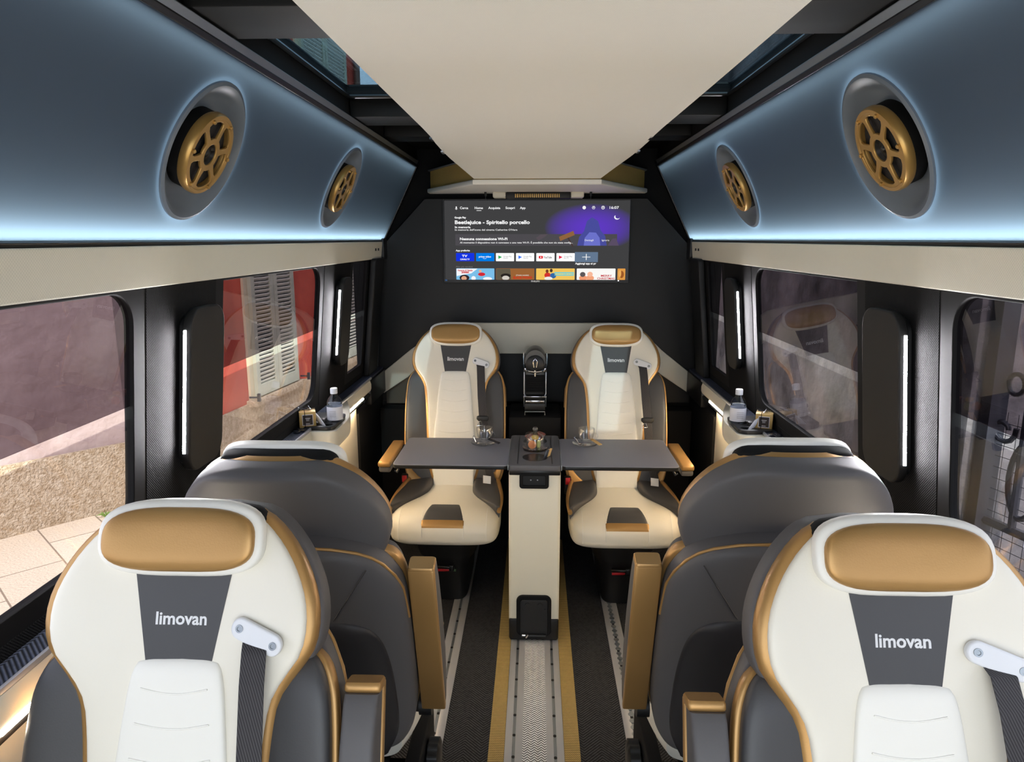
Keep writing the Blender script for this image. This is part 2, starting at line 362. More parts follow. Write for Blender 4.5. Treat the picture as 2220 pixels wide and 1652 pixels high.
# overhead compartment panels with their recessed speakers
PB = Vector((.79, 0, 1.595)); PT = Vector((.61, 0, 1.962)); SL = (PT - PB).length; SU = (PT - PB) / SL; SN = Vector((SU.z, 0, -SU.x))  # SN points outwards, behind the cloth
def ofn(s):  # (Y, along the slope, outward)
    def g(y, q, o):
        p = PB + SU * q + SN * o; return (s * p.x, y, p.z)
    return g
SPK = {-1: (1.535, 2.605), 1: (1.505, 2.570)}
for s, side in ((-1, 'left'), (1, 'right')):
    g = ofn(s); nmside = 'left' if s < 0 else 'right'
    R = .150
    pan = thing('overhead_panel', (s * .79, 1.2, 1.595), 'backlit blue-grey overhead panel with round speakers, on the %s side of the cabin' % nmside, 'overhead panel', 'backlit overhead panels')
    # glowing cloth: grid-free plate with three holes
    MB().plate([[(YB, 0), (3.72, 0), (3.72, SL), (YB, SL)]] + [circ(y, .205, R, 64) for y in SPK[s]], 0, g).obj('backlit_cloth', backlit, pan)
    hb = MB().plate([[(YB, -.0), (3.74, -.0), (3.74, SL + .01), (YB, SL + .01)]], .01, lambda x, y, z: g(x, y, z + .105))
    hb.plate([[(YB, .0), (3.74, .0), (3.74, .105), (YB, .105)]], .006, lambda x, y, z: g(x, -.004 + z, y))
    hb.plate([[(YB, .0), (3.74, .0), (3.74, .105), (YB, .105)]], .006, lambda x, y, z: g(x, SL + .006 + z, y))
    hb.plate([[(0, 0), (SL, 0), (SL, .105), (0, .105)]], .006, lambda x, y, z: g(3.742 + z, x, y))
    hb.obj('rear_housing', mat('housing_grey', (34, 36, 38), .9), pan)
    # black edge beads and the satin strip on top
    MB().plate([[(YB, -.012), (3.74, -.012), (3.74, -.001), (YB, -.001)]], .012, g, bev=.003).plate([[(YB, SL), (3.74, SL), (3.74, SL + .008), (YB, SL + .008)]], .014, g, bev=.003).plate([[(3.72, -.012), (3.735, -.012), (3.735, SL + .008), (3.72, SL + .008)]], .012, g, bev=.003).obj('edge_bead', blackg, pan)
    MB().plate([[(YB, SL + .009), (3.70, SL + .009), (3.70, SL + .026), (YB, SL + .026)]], .008, g, bev=.002).obj('satin_strip', steel, pan)
    for k, yc in enumerate(SPK[s]):
        place = 'nearest the camera' if k == 0 else 'near the screen wall'
        c = g(yc, .205, 0)
        sp = thing('speaker', c, 'round gold-grilled loudspeaker in the %s overhead panel, %s' % (nmside, place), 'speaker', 'overhead speakers')
        def fnn(x, y, z, yc=yc): return g(yc + x, .205 + y, -z)   # z towards the cabin
        MB().lathe([(R + .004, -.004), (R + .003, .004), (R - .004, .007), (R - .012, .003), (R - .02, -.006), (.118, -.02), (.10, -.028), (.085, -.030), (.085, -.036), (.12, -.028), (R - .01, -.012)], fnn, 64, closed=True).obj('speaker_cup', dish, sp)
        MB().lathe([(R + .007, -.0075), (R + .009, -.0095), (R + .007, -.0115), (R + .005, -.0095)], fnn, 64, closed=True).obj('led_ring', ringled, sp, label='thin glowing ring behind the cup rim')
        MB().lathe([(.086, -.034), (.086, -.004), (.080, -.003), (.074, -.006), (.060, -.012), (.03, -.018), (0.0001, -.018)], fnn, 48).obj('basket', blackm, sp)
        MB().lathe([(.073, .0), (.05, -.006), (.028, -.009), (0.0001, -.009)], lambda x, y, z: fnn(x, y, z + .001), 48).obj('cone', coneM, sp)
        # gold grille: ring, hub and six curved spokes
        holes = [circ(0, 0, .0245, 32)]
        for q in range(6):
            a0, a1 = q * 60 + 15, q * 60 + 75
            inn = [(.0345 * math.cos(math.radians(t)), .0345 * math.sin(math.radians(t))) for t in [a0 + 11 + 38 * i / 6 for i in range(7)]]
            out = [(r_ * math.cos(math.radians(t)), r_ * math.sin(math.radians(t))) for r_, t in [(.046, a1 - 6), (.062, a1 - 4), (.071, a1 - 6)] + [(.0735, a1 - 14 - 32 * i / 6) for i in range(7)] + [(.071, a0 + 6), (.062, a0 + 4), (.046, a0 + 6)]]
            holes.append(inn + out)
        gr = MB().plate([circ(0, 0, .079, 56)] + holes, .006, lambda x, y, z: fnn(x, y, z + .011), bev=.0015)
        gr.lathe([(.076, -.006), (.086, -.006), (.089, .0), (.089, .010), (.086, .015), (.079, .015), (.076, .011)], fnn, 64, closed=True)
        for q in range(6):
            a = math.radians(q * 60); x0, y0 = .078 * math.cos(a), .078 * math.sin(a)
            gr.lathe([(.0045, .012), (.0045, .0185), (.003, .020), (.0001, .020)], lambda x, y, z, x0=x0, y0=y0: fnn(x + x0, y + y0, z), 12)
        gr.obj('grille', goldm, sp)
        MB().lathe([(.0255, -.010), (.0255, .008), (.022, .011), (.017, .005), (.010, .005), (.006, .009), (.0001, .010)], fnn, 32).obj('tweeter', blackg, sp)
    # cream fascia below the panel
    fb = MB().plate([[(YB, 1.505), (3.66, 1.505), (3.66, 1.583), (YB, 1.583)]], .012, lambda x, y, z: (s * (.789 + z + .1 * (1.58 - y)), x, y), bev=.003)
    fo = fb.obj('fascia_panel', fasc); tag(fo, 'long cream fascia strip between the %s windows and the glowing overhead panel' % nmside, 'fascia', 'cream fascia strips')
    bk_ = MB().plate([rrect(3.655, 3.73, 1.50, 1.60, .012)], .03, lambda x, y, z: (s * (.79 + z), x, y), bev=.003)
    tag(bk_.obj('end_cap', black), 'black end cap closing the %s cream fascia at the screen wall' % nmside, 'end cap', 'fascia end caps')
    for y in (3.50, 3.56):
        q = MB().box(*sorted((s * .780, s * .788)), y - .003, y + .003, 1.543, 1.555); 
        tag(q.obj('screw_slot', black), 'small black slot in the %s fascia, %s the end cap' % (nmside, 'nearer to' if y > 3.52 else 'further from'), 'fitting', 'fascia slots')
    # ledge with herringbone carpet
    lg = thing('side_ledge', (s * .85, 1.2, .86), 'dark carpeted window ledge with cream front along the %s side' % nmside, 'ledge', 'window ledges')
    X = sorted
    lb = MB().box(*X((s * .812, s * .856)), YB, 3.70, .915, .93); lb.obj('ledge_carpet', ledgec, lg)
    tb = MB().box(*X((s * .8045, s * .8115)), YB, 3.40, .922, .9325, .0015); tb.obj('ledge_trim', alu, lg)
    # curved cream front
    fr = MB()
    prof = [(.812, .922), (.804, .922), (.799, .905), (.799, .885), (.803, .873), (.812, .868), (.822, .868), (.822, .922)]
    for y0, y1 in ((YB, 3.36),):
        vs = [(s * px, y, pz) for y in (y0, y1) for px, pz in prof]; n = len(prof)
        fr.add(vs, [(i, (i + 1) % n, n + (i + 1) % n, n + i) for i in range(n)] + [tuple(range(n)), tuple(range(n, 2 * n))])
    fr.obj('ledge_front', creamp, lg)
    eb = MB().box(*X((s * .80, s * .835)), 3.36, 3.70, .80, .92, .006); eb.obj('ledge_end', black, lg)
    for y0, y1 in ((.92, 2.22), (2.70, 3.22)):
        sl = MB().box(*X((s * .8035, s * .8125)), y0, y1, .8595, .8675, .001)
        so = sl.obj('led_strip', warmled, lg)
    MB().box(*X((s * .806, s * .84)), YB, 3.36, .846, .859, .002).obj('strip_channel', black, lg)
    MB().box(*X((s * .812, s * .826)), 2.30, 3.16, .8415, .8465, .0005).obj('led_strip', underled, lg)
    # lower side panels: cream up to y=3.2, black beyond
    lp = MB().box(*X((s * .83, s * .85)), YB, 3.175, .02, .845, .002)
    tag(lp.obj('wall_cladding', creamp), 'cream lower side panel under the %s window ledge' % nmside, 'wall cladding', 'lower side panels')
    lp = MB().box(*X((s * .82, s * .85)), 3.18, 3.70, .02, .80, .002)
    tag(lp.obj('wall_cladding', blackm), 'black lower side panel near the screen wall under the %s ledge' % nmside, 'wall cladding', 'black side panels')
    # pillar pads with a light slot in their nearer edge
    dy = 0 if s < 0 else -.035
    for k, (y0, y1, z0, z1) in enumerate(((1.562, 1.73, 1.06, 1.442), (2.845, 2.985, 1.085, 1.442))):
        y0 += dy; y1 += dy
        pd = thing('pillar_pad', (s * .82, (y0 + y1) / 2, z0), 'black rounded pillar pad with glowing edge, on the %s %s pillar' % (nmside, 'near' if k == 0 else 'far'), 'pillar light', 'pillar light pads')
        MB().plate([rrect(y0, y1, z0, z1, .045, 8)], .022, lambda x, y, z: (s * (wx(y) - .026 + z), x, y), bev=.004).obj('pad', vinyl, pd)
        MB().plate([rrect(y0 + .012, y1 - .012, z0 + .012, z1 - .012, .03, 8)], .016, lambda x, y, z: (s * (wx(y) - .010 + z), x, y)).obj('pad_mount', black, pd)
        MB().plate([[(y0 - .0035, z0 + .05), (y0 + .0015, z0 + .05), (y0 + .0015, z1 - .045), (y0 - .0035, z1 - .045)]], .007, lambda x, y, z: (s * (wx(y) - .0225 + z), x, y), bev=.001).obj('light_strip', pillarled, pd)
    # pillar beside the partition
    pc = MB().plate([rrect(3.44, 3.62, .93, 1.50, .01)], .03, lambda x, y, z: (s * (wx(y) - .015 + z), x, y), bev=.006)
    structure(pc, 'trim_%d' % (3 if s < 0 else 4), vinyl)

# roof and skylights
rb = MB().plate([[(-.97, YB), (.97, YB), (.97, 4.0), (-.97, 4.0)], [(-.605, 1.67), (.605, 1.67), (.605, 2.37), (-.605, 2.37)]], .03, z0=2.05)
for s in (-1, 1):
    rb.box(*sorted((s * .612, s * .64)), YB, 3.76, 1.99, 2.06)
    rb.box(*sorted((s * .82, s * .97)), YB, 4.0, 1.54, 2.06)
    rb.box(*sorted((s * .64, s * .97)), YB, 4.0, 2.03, 2.06)
structure(rb, 'ceiling', blackm)
bb = MB(); bb.box(-.61, .61, 1.30, 1.50, 1.99, 2.05, .004); bb.box(-.61, .61, 2.42, 2.60, 1.99, 2.05, .004); bb.box(-.61, .61, 2.95, 3.10, 2.0, 2.05, .004)
structure(bb, 'trim_5', vinyl)
sb = MB()
for y in (1.67, 2.37): sb.tube([(-.60, y, 2.045), (.60, y, 2.045)], .007)
for s in (-1, 1): sb.tube([(s * .60, 1.67, 2.045), (s * .60, 2.37, 2.045)], .007)
structure(sb, 'trim_6', blackg)
gb = MB().box(-.62, .62, 1.65, 2.39, 2.062, 2.068)
structure(gb, 'window_7', skyG)
# cream dropped ceiling, bending down to the air console
cx = .024
def ceil_row(t):
    y = interp([(0, YB), (.60, 2.55), (.8, 2.86), (1, 3.13)], t)
    if t < .6: y = YB + (2.55 - YB) * t / .6
    hw = interp([(YB, .388), (2.55, .388), (2.86, .355), (3.13, .272)], y); z = interp([(YB, 1.95), (2.4, 1.95), (2.6, 1.944), (2.9, 1.905), (3.13, 1.852)], y)
    c = interp([(YB, cx), (2.5, .018), (3.13, .003)], y)
    return y, c, hw, z
cbm = MB(); vs = []; fs = []; NR = 40
for j in range(NR + 1):
    y, c, hw, z = ceil_row(j / NR)
    for (dx, dz) in ((-1, .006), (-.992, .0), (-.5, -.0), (0, -.0), (.5, -.0), (.992, .0), (1, .006), (1, .02), (-1, .02)): vs.append((c + dx * hw, y, z + dz))
for j in range(NR):
    for k in range(9): fs.append((j * 9 + k, j * 9 + (k + 1) % 9, (j + 1) * 9 + (k + 1) % 9, (j + 1) * 9 + k))
fs.append(tuple(range(9))); fs.append(tuple(NR * 9 + k for k in range(9)))
cbm.add(vs, fs)
hp = MB().box(-.2, .24, -1.2, 2.5, 1.968, 2.05)
co = cbm.obj('ceiling_panel', ceilc); tag(co, 'wide cream cloth panel hanging below the dark roof along the middle', 'ceiling panel')
ch = hp.obj('panel_carrier', blackm, co)
for s in (-1, 1):
    for y, z in ((2.60, 1.941), (2.78, 1.917)):
        hw_ = interp([(2.55, .388), (2.86, .355), (3.13, .272)], y); q = MB().box(*sorted((s * (hw_ - .006) + .013, s * (hw_ + .003) + .013)), y - .03, y + .03, z, z + .006); q.obj('edge_clip', chrome, co)

# air console over the screen
con = thing('air_console', (0, 3.5, 1.82), 'cream air console with gold mesh ends above the screen', 'air console')
pl_ = [(-.268, 3.13), (-.545, 3.69), (-.545, 3.74), (.55, 3.74), (.55, 3.69), (.273, 3.13)]
MB().plate([pl_], .022, lambda x, y, z: (x, y, 1.838 + z - .0 * y), bev=.006).obj('console_tray', creamw, con)
MB().plate([[(x * .985, y + .012) for x, y in pl_]], .085, lambda x, y, z: (x, y, 1.892 + z)).obj('mesh_side', goldmesh, con, label='gold mesh side band')
MB().plate([[(x * 1.0, y) for x, y in pl_]], .006, lambda x, y, z: (x, y, 1.938 + z), bev=.002).obj('console_lid', steel, con)
vb = MB().box(-.15, .17, 3.60, 3.70, 1.795, 1.828, .006); vb.obj('vent_housing', black, con)
for i in range(2):
    for k in range(24):
        pass
gv = MB()
for k in range(22): gv.box(-.105 + k * .0102, -.105 + k * .0102 + .0065, 3.592, 3.602, 1.80, 1.818, .001)
gv.obj('vent_slats', goldm, con, label='gold ribbed vent')
MB().box(-.215, -.15, 3.60, 3.70, 1.80, 1.828, .006).obj('vent_cheek', creamp, con)
MB().box(.17, .235, 3.60, 3.70, 1.80, 1.828, .006).obj('vent_cheek', creamp, con)
for x in (-.25, .268):
    MB().cyl((x, 3.60, 1.828), (x, 3.60, 1.808), .006, 12).cyl((x, 3.60, 1.808), (x, 3.60, 1.788), .0025, 10, r2=.001).obj('tray_pin', black, con)

# partition with screen
pf = MB()
pf.plate([[(-.97, .0), (.97, .0), (.97, 2.06), (-.97, 2.06)]], .03, lambda x, y, z: (x, 3.79 + z, y))
structure(pf, 'wall_front', blackm)
pp = MB().plate([[(-.572, 1.80), (-.790, 1.572), (-.80, 1.50), (-.845, .90), (-.83, .74), (.835, .74), (.85, .90), (.795, 1.50), (.780, 1.572), (.565, 1.80)]], .03, lambda x, y, z: (x, 3.745 + z, y), bev=.003)
tag(pp.obj('partition_panel', vinyl), 'large black padded panel with cut corners carrying the screen', 'partition panel')
bn = [(-.826, .886), (-.66, 1.02), (-.54, 1.10), (-.47, 1.14), (-.40, 1.158), (-.33, 1.164), (.40, 1.166), (.48, 1.160), (.55, 1.13), (.66, 1.025), (.832, .889), (.826, .85), (.818, .80), (.66, .905), (.575, .985), (.52, 1.012), (-.53, 1.010), (-.58, .98), (-.68, .88), (-.807, .796), (-.812, .85)]
tag(MB().plate([bn], .03, lambda x, y, z: (x, 3.70 + z, y), bev=.004).obj('cream_band', creamp), 'cream band running behind the two far seats and down to both ledges', 'trim band')
tag(MB().plate([[(-.80, .73), (-.52, .73), (-.52, .93), (-.69, .868), (-.80, .79)]], .02, lambda x, y, z: (x, 3.715 + z, y)).obj('corner_panel', mat('dark_grey_panel', (84, 80, 72), .6)), 'dark grey corner panel below the cream band behind the far left seat', 'panel')
tag(MB().box(-.815, .815, 3.60, 3.70, .0, .725, .004).obj('storage_box', blackm), 'black storage box across the front wall behind the far seats', 'storage box')
cabinet = MB().box(-.125, .125, 3.30, 3.598, .0, .76, .006); co_ = cabinet.obj('coffee_cabinet', blackm); tag(co_, 'black cabinet between the far seats that carries the coffee machine', 'cabinet')
MB().box(-.11, .11, 3.292, 3.30, .42, .60, .003).obj('cabinet_door', blackg, co_)
for k, (x0, x1, z0) in enumerate(((-.12, .0, .50), (-.01, .13, .50), (-.10, .12, .43))):
    q = MB(); n = 12
    def bagf(u, v, x0=x0, x1=x1, z0=z0): return (x0 + (x1 - x0) * u, 3.27 - .03 * math.sin(PI * u) * math.sin(PI * v) + random.uniform(-.003, .003), z0 + .08 * v)
    q.box(x0, x1, 3.262, 3.291, z0, z0 + .07, .008, fn=lambda x, y, z: (x, y + .004 * math.sin(90 * x + 70 * z), z))
    tag(q.obj('plastic_pouch', mat('black_film_%d' % k, (26, 26, 28), .15, bump=(40, 1, .02))), ['crumpled black plastic pouch below the coffee machine, left one', 'crumpled black plastic pouch below the coffee machine, right one', 'crumpled black plastic pouch lowest below the coffee machine'][k], 'pouch', 'pouches below the coffee machine')

# coffee machine
cm = thing('coffee_machine', (0, 3.45, .76), 'small black and chrome capsule coffee machine on the black cabinet', 'coffee machine')
MB().box(-.050, .050, 3.42, 3.60, .80, .97, .008).lathe([(.0001, 0), (.050, 0), (.052, .004), (.052, .10), (.046, .115), (.0001, .118)], lambda x, y, z: (x, 3.40 + z * 1.4, 1.015 + y * 1.12), 40).obj('machine_body', mat('machine_grey', (74, 72, 68), .35), cm)
MB().lathe([(.0001, 0), (.038, 0), (.046, .006), (.046, .02), (.0001, .02)], lambda x, y, z: (x, 3.385 + z, 1.000 + y), 40).obj('machine_face', black, cm, label='black round front')
MB().tube([(.0 + .050 * math.cos(t), 3.385 - .018 * math.sin(-t) if False else 3.375, .985 + .018 * math.sin(t)) for t in [PI + PI * i / 14 for i in range(15)]], .005, 8).tube([(-.056, 3.42, 1.055), (-.056, 3.40, 1.0), (-.05, 3.375, .985)], .004, 8).tube([(.056, 3.42, 1.055), (.056, 3.40, 1.0), (.05, 3.375, .985)], .004, 8).obj('lever', chrome, cm)
MB().tube([(-.006, 3.375, .99), (-.010, 3.372, 1.02), (0, 3.372, 1.033), (.010, 3.372, 1.02), (.006, 3.375, .99)], .003, 8).cyl((0, 3.378, .975), (0, 3.376, .945), .006, 12, r2=.004).obj('spout', chrome, cm)
rib = MB().box(-.046, .046, 3.405, 3.42, .86, .945, .002)
for k in range(9): rib.box(-.042, .042, 3.400, 3.408, .866 + k * .0088, .870 + k * .0088, .001)
rib.obj('ribbed_panel', blackm, cm)
for s in (-1, 1):
    MB().box(*sorted((s * .050, s * .056)), 3.39, 3.60, .79, .965, .002).obj('side_frame', steel, cm)
MB().box(-.056, .056, 3.33, 3.42, .852, .856, .001).box(-.045, .045, 3.335, 3.345, .822, .835, .002).obj('cup_tray', chrome, cm)
MB().box(-.05, .05, 3.335, 3.42, .785, .82, .004).obj('drip_box', black, cm)
MB().tube([(-.048, 3.325, .765), (-.048, 3.325, .782), (.048, 3.325, .782), (.048, 3.325, .765)], .003, 8).obj('foot_rail', steel, cm)

# screen
TVX0, TVX1, TVZ0, TVZ1 = -.476, .478, 1.378, 1.797
tv = thing('monitor', (0, 3.71, TVZ0), 'wide black monitor showing a streaming home screen on the front panel', 'monitor')
MB().plate([rrect(TVX0, TVX1, TVZ0, TVZ1, .004)], .034, lambda x, y, z: (x, 3.715 + z, y), bev=.002).obj('bezel', black, tv)
def scr(px, py): return (-.470 + (px - 962) / 402 * .944, 1.793 - (py - 433) / 173 * .400)
sm = bpy.data.materials.new('screen_picture'); sm.use_nodes = True; nt = sm.node_tree; nt.nodes.clear()
tc = nd(nt, 'ShaderNodeTexCoord'); sp_ = nd(nt, 'ShaderNodeSeparateXYZ'); nt.links.new(tc.outputs['Object'], sp_.inputs[0])
# round purple glow of the programme artwork, part of the displayed picture
gx, gz = scr(1282, 492)
dx = mth(nt, 'DIVIDE', mth(nt, 'SUBTRACT', sp_.outputs[0], gx), .24); dz = mth(nt, 'DIVIDE', mth(nt, 'SUBTRACT', sp_.outputs[2], gz - TVZ0), .12)
rr = mth(nt, 'ADD', mth(nt, 'MULTIPLY', dx, dx), mth(nt, 'MULTIPLY', dz, dz)); gl = mth(nt, 'MAXIMUM', mth(nt, 'SUBTRACT', 1, rr), 0)
bot = mth(nt, 'GREATER_THAN', sp_.outputs[2], scr(0, 531)[1] - TVZ0); gl = mth(nt, 'MULTIPLY', gl, bot)
mi_ = nd(nt, 'ShaderNodeMix', data_type='RGBA'); nt.links.new(gl, mi_.inputs[0]); mi_.inputs[6].default_value = S2L((62, 62, 63)) + (1,); mi_.inputs[7].default_value = S2L((92, 56, 190)) + (1,)
em = nd(nt, 'ShaderNodeEmission'); nt.links.new(mi_.outputs[2], em.inputs[0]); em.inputs[1].default_value = SCREEN
oo = nd(nt, 'ShaderNodeOutputMaterial'); nt.links.new(em.outputs[0], oo.inputs[0])
a0, a1 = scr(963, 434), scr(1364, 606)
scrn = MB().box(a0[0], a1[0], 3.6955, 3.699, a1[1], a0[1]); scrn_o = scrn.obj('screen', sm, tv)
EC = {}
def ecol(rgb, st=1.0):
    k = (rgb, st)
    if k not in EC: EC[k] = emit('screen_colour_%d' % len(EC), rgb, st * SCREEN)
    return EC[k]
LAY = [0]
def sprite(name, px0, py0, px1, py1, rgb, r=0, lay=0, polys=None):
    A = scr(px0, py0); B = scr(px1, py1); q = MB()
    if polys: out = [scr(*p) for p in polys]
    else: out = rrect(A[0], B[0], B[1], A[1], max(r, .0008), 3)
    q.plate([out], .0006, lambda x, y, z: (x, 3.6950 - lay * .0009 + z, y)); return q
def spr(name, *a, **k):
    rgb = a[4]; return sprite(name, *a, **k).obj(name, ecol(rgb), scrn_o)
def lab(txt, px, py, h, rgb=(240, 240, 240), w=None, lay=1, bold=.0, name='screen_text'):
    x, z = scr(px, py); hh = h / 173 * .400; W = None if w is None else w / 402 * .944
    q = MB().text(txt, hh * 1.38, .0003, lambda x_, y_, z_: (x + x_, 3.6950 - lay * .0009 + z_, z + y_), bold=bold, width=W)
    return q.obj(name, ecol(rgb), scrn_o)
lab('Cerca', 997, 452, 5.2, w=18, bold=.0003); lab('Home', 1029, 452, 5.2, w=18, bold=.0003); lab('Acquista', 1058.5, 452, 5.2, w=26, bold=.0003); lab('Scopri', 1096, 452, 5.2, w=20, bold=.0003); lab('App', 1127, 452, 5.2, w=12, bold=.0003)
spr('screen_icon', 1033, 454.8, 1043.5, 455.8, (240, 240, 240)); spr('screen_icon', 987.6, 446.5, 990.6, 450.5, (240, 240, 240), r=.003); spr('screen_icon', 986.5, 451, 991.5, 452.2, (240, 240, 240)); spr('screen_icon', 988.5, 452, 989.7, 453.6, (240, 240, 240))
for xc in (1265.5, 1285.7, 1306):
    c = scr(xc, 449.3); q = MB().plate([circ(c[0], c[1], .0088, 24 if xc != 1285.7 else 6)] + ([circ(c[0], c[1], .0060, 20), ] if xc > 1270 else []), .0006, lambda x, y, z: (x, 3.6940 + z, y))
    if xc > 1270: q.plate([circ(c[0], c[1] + .001, .0032, 16)], .0006, lambda x, y, z: (x, 3.6940 + z, y))
    q.obj('screen_icon', ecol((235, 235, 235)), scrn_o)
lab('16:07', 1320, 452, 5.8, w=20, bold=.0003)
lab('Google Play', 985, 472, 3.8, w=25, bold=.0005); lab('Beetlejuice - Spiritello porcello', 985.5, 484, 7.8, w=163, bold=.0008)
lab('In memoria', 985.5, 493, 4.2, w=34, bold=.0005); lab("In memoria dell'icona del cinema Catherine O'Hara", 985.5, 498.5, 3.8, w=136, bold=.0001)
spr('notice_bar', 986, 506, 1338, 531, (74, 72, 76), r=.003)
lab('Nessuna connessione Wi-Fi', 996, 519, 5.6, w=104, lay=2, bold=.0006); lab('Al momento il dispositivo non è connesso a una rete Wi-Fi. È possibile che non sia stata config...', 996, 526.3, 4, w=246, lay=2, bold=.0001)
lab('Dettagli', 1268, 521, 3.8, w=19, lay=4); lab('Ignora', 1305, 521, 3.8, w=16, lay=4)
lab('App preferite', 986.5, 543.5, 3.8, w=31, bold=.0004); lab('Film più venduti', 987, 579, 3.2, (120, 120, 120), w=36)
# generic stand-in for the programme artwork (a plain purple throne-like rock and signpost)
spr('artwork_shape', 0, 0, 0, 0, (70, 74, 150), lay=1, polys=[(1252, 531), (1256, 512), (1266, 500), (1272, 478), (1283, 470), (1296, 478), (1302, 498), (1312, 510), (1316, 531)])
spr('artwork_shape', 0, 0, 0, 0, (104, 110, 196), lay=2, polys=[(1266, 531), (1268, 514), (1278, 502), (1292, 503), (1300, 514), (1302, 531)])
spr('artwork_shape', 0, 0, 0, 0, (138, 96, 60), lay=2, polys=[(1212, 512), (1243, 499), (1246, 508), (1215, 521)]); spr('artwork_shape', 0, 0, 0, 0, (70, 54, 50), lay=1, polys=[(1230, 514), (1233, 513), (1244, 533), (1241, 533)])
spr('artwork_shape', 0, 0, 0, 0, (86, 74, 96), lay=1, polys=[(1318, 531), (1328, 516), (1336, 515), (1342, 531)]); spr('artwork_shape', 0, 0, 0, 0, (84, 76, 82), lay=2, polys=[(1162, 514), (1172, 507), (1188, 506), (1180, 513), (1168, 520)])
c = scr(1336.5, 469.5); mo = [(c[0] + .0145 * math.cos(t), c[1] + .0125 * math.sin(t)) for t in [math.radians(150 + 190 * i / 14) for i in range(15)]] + [(c[0] + .004 + .0125 * math.cos(t), c[1] + .003 + .0105 * math.sin(t)) for t in [math.radians(340 - 190 * i / 14) for i in range(15)]]
MB().plate([mo], .0006, lambda x, y, z: (x, 3.6940 + z, y)).obj('screen_icon', ecol((235, 235, 245)), scrn_o)
APPS = [(987, (20, 50, 220)), (1031, (0, 120, 225)), (1074.5, (248, 248, 248)), (1118.5, (248, 248, 248)), (1163, (248, 248, 248)), (1207, (248, 248, 248))]
for x0, c in APPS: spr('app_tile', x0, 547.3, x0 + 40, 565.2, c, r=.003)
spr('app_tile', 1247, 545, 1297.5, 567, (96, 116, 140), r=.002, lay=1); spr('screen_icon', 1263, 555.3, 1281, 556.5, (240, 240, 240), lay=3); spr('screen_icon', 1271.2, 549, 1272.8, 562.5, (240, 240, 240), lay=3)
lab('TV', 1000, 556, 5, w=12, lay=2, bold=.0006); lab('CANALI TV', 996, 562.5, 3.2, w=21, lay=2, bold=.0004); lab('prime video', 1037, 557, 4, w=27, lay=2, bold=.0003)
q = MB().tube([(scr(1046 + i, 558.6 + 1.2 * math.sin(PI * i / 8))[0], 3.6935, scr(1046 + i, 558.6 + 1.2 * math.sin(PI * i / 8))[1]) for i in range(9)], .0009, 6); q.obj('screen_icon', ecol((240, 240, 240)), scrn_o)
for x0, c, t1, t2 in ((1080, (40, 170, 90), 'Google Play', 'Giochi'), (1124, (60, 120, 240), 'Google Play', 'Store'), (1212.5, (225, 40, 70), 'Google Play', 'Film e TV')):
    spr('screen_icon', 0, 0, 0, 0, c, lay=2, polys=[(x0, 552.5), (x0 + 8, 556.2), (x0, 560)]); lab(t1, x0 + 11, 556, 2.8, (110, 110, 110), w=18, lay=2); lab(t2, x0 + 11, 559.6, 2.6, (120, 120, 120), w=10, lay=2)
spr('screen_icon', 1168.5, 553.4, 1177.5, 559.2, (225, 20, 30), r=.003, lay=2); spr('screen_icon', 0, 0, 0, 0, (250, 250, 250), lay=3, polys=[(1171.8, 554.6), (1175, 556.3), (1171.8, 558)]); lab('YouTube', 1179, 558.6, 4.4, (60, 60, 60), w=18, lay=2, bold=.0003)
lab('Aggiungi app ai pr', 1248, 571.8, 3.8, w=46, bold=.0005)
for x0, x1, c in ((987, 1071, (120, 185, 225)), (1075, 1159, (150, 96, 52)), (1163, 1247.5, (236, 192, 92)), (1252, 1336.5, (244, 242, 238)), (1341, 1358, (216, 150, 70))): spr('film_poster', x0, 581, x1, 606, c, r=.003)
# generic figures on the posters
def blob(x, y, rx, ry, rgb, lay=2):
    spr('poster_figure', 0, 0, 0, 0, rgb, lay=lay, polys=[(x + rx * math.cos(2 * PI * i / 16), min(606, y + ry * math.sin(2 * PI * i / 16))) for i in range(16)])
spr('poster_figure', 0, 0, 0, 0, (238, 240, 244), lay=2, polys=[(987.6, 581.6), (1034, 581.6), (1020, 592), (987.6, 598)])
lab('Vacanze di Natale', 990, 587, 3.6, (200, 30, 40), w=33, lay=3, bold=.0004); lab('2000', 998, 591.5, 4, (200, 30, 40), w=17, lay=3, bold=.0006)
blob(1005, 602, 11, 7, (50, 40, 44), 3); blob(1004, 603, 6, 5, (214, 160, 130), 4); blob(1025, 603, 5, 5, (240, 240, 244), 3); blob(1043, 594, 8, 4, (205, 40, 50), 3); blob(1040, 587, 3, 3, (225, 170, 140), 4); blob(1056, 604, 10, 4, (240, 240, 244), 3)
spr('poster_figure', 0, 0, 0, 0, (92, 86, 70), lay=2, polys=[(1075.8, 581.8), (1106, 581.8), (1108, 605.6), (1075.8, 605.6)]); blob(1096, 597, 11, 5, (40, 36, 32), 3); blob(1096, 602, 8, 5, (206, 200, 190), 4)
lab('ETHAN HAWKE', 1119, 597.5, 2.8, (240, 230, 220), w=28, lay=2); lab('BLACK PHONE', 1113, 603.5, 5.2, (205, 40, 30), w=41, lay=2, bold=.0005)
spr('poster_figure', 1203, 589, 1246, 597, (110, 200, 206), lay=2); lab('INNAMORATI CRONICI 2', 1205, 595, 4, (236, 206, 70), w=40, lay=3, bold=.0003)
blob(1188, 596, 7, 6, (205, 50, 44), 2); blob(1200, 597, 7, 6, (50, 100, 160), 2); blob(1187, 587, 3.2, 4, (120, 60, 40), 3); blob(1196, 585.5, 3.2, 4, (70, 50, 40), 3); blob(1190, 603, 9, 4, (232, 230, 226), 4)
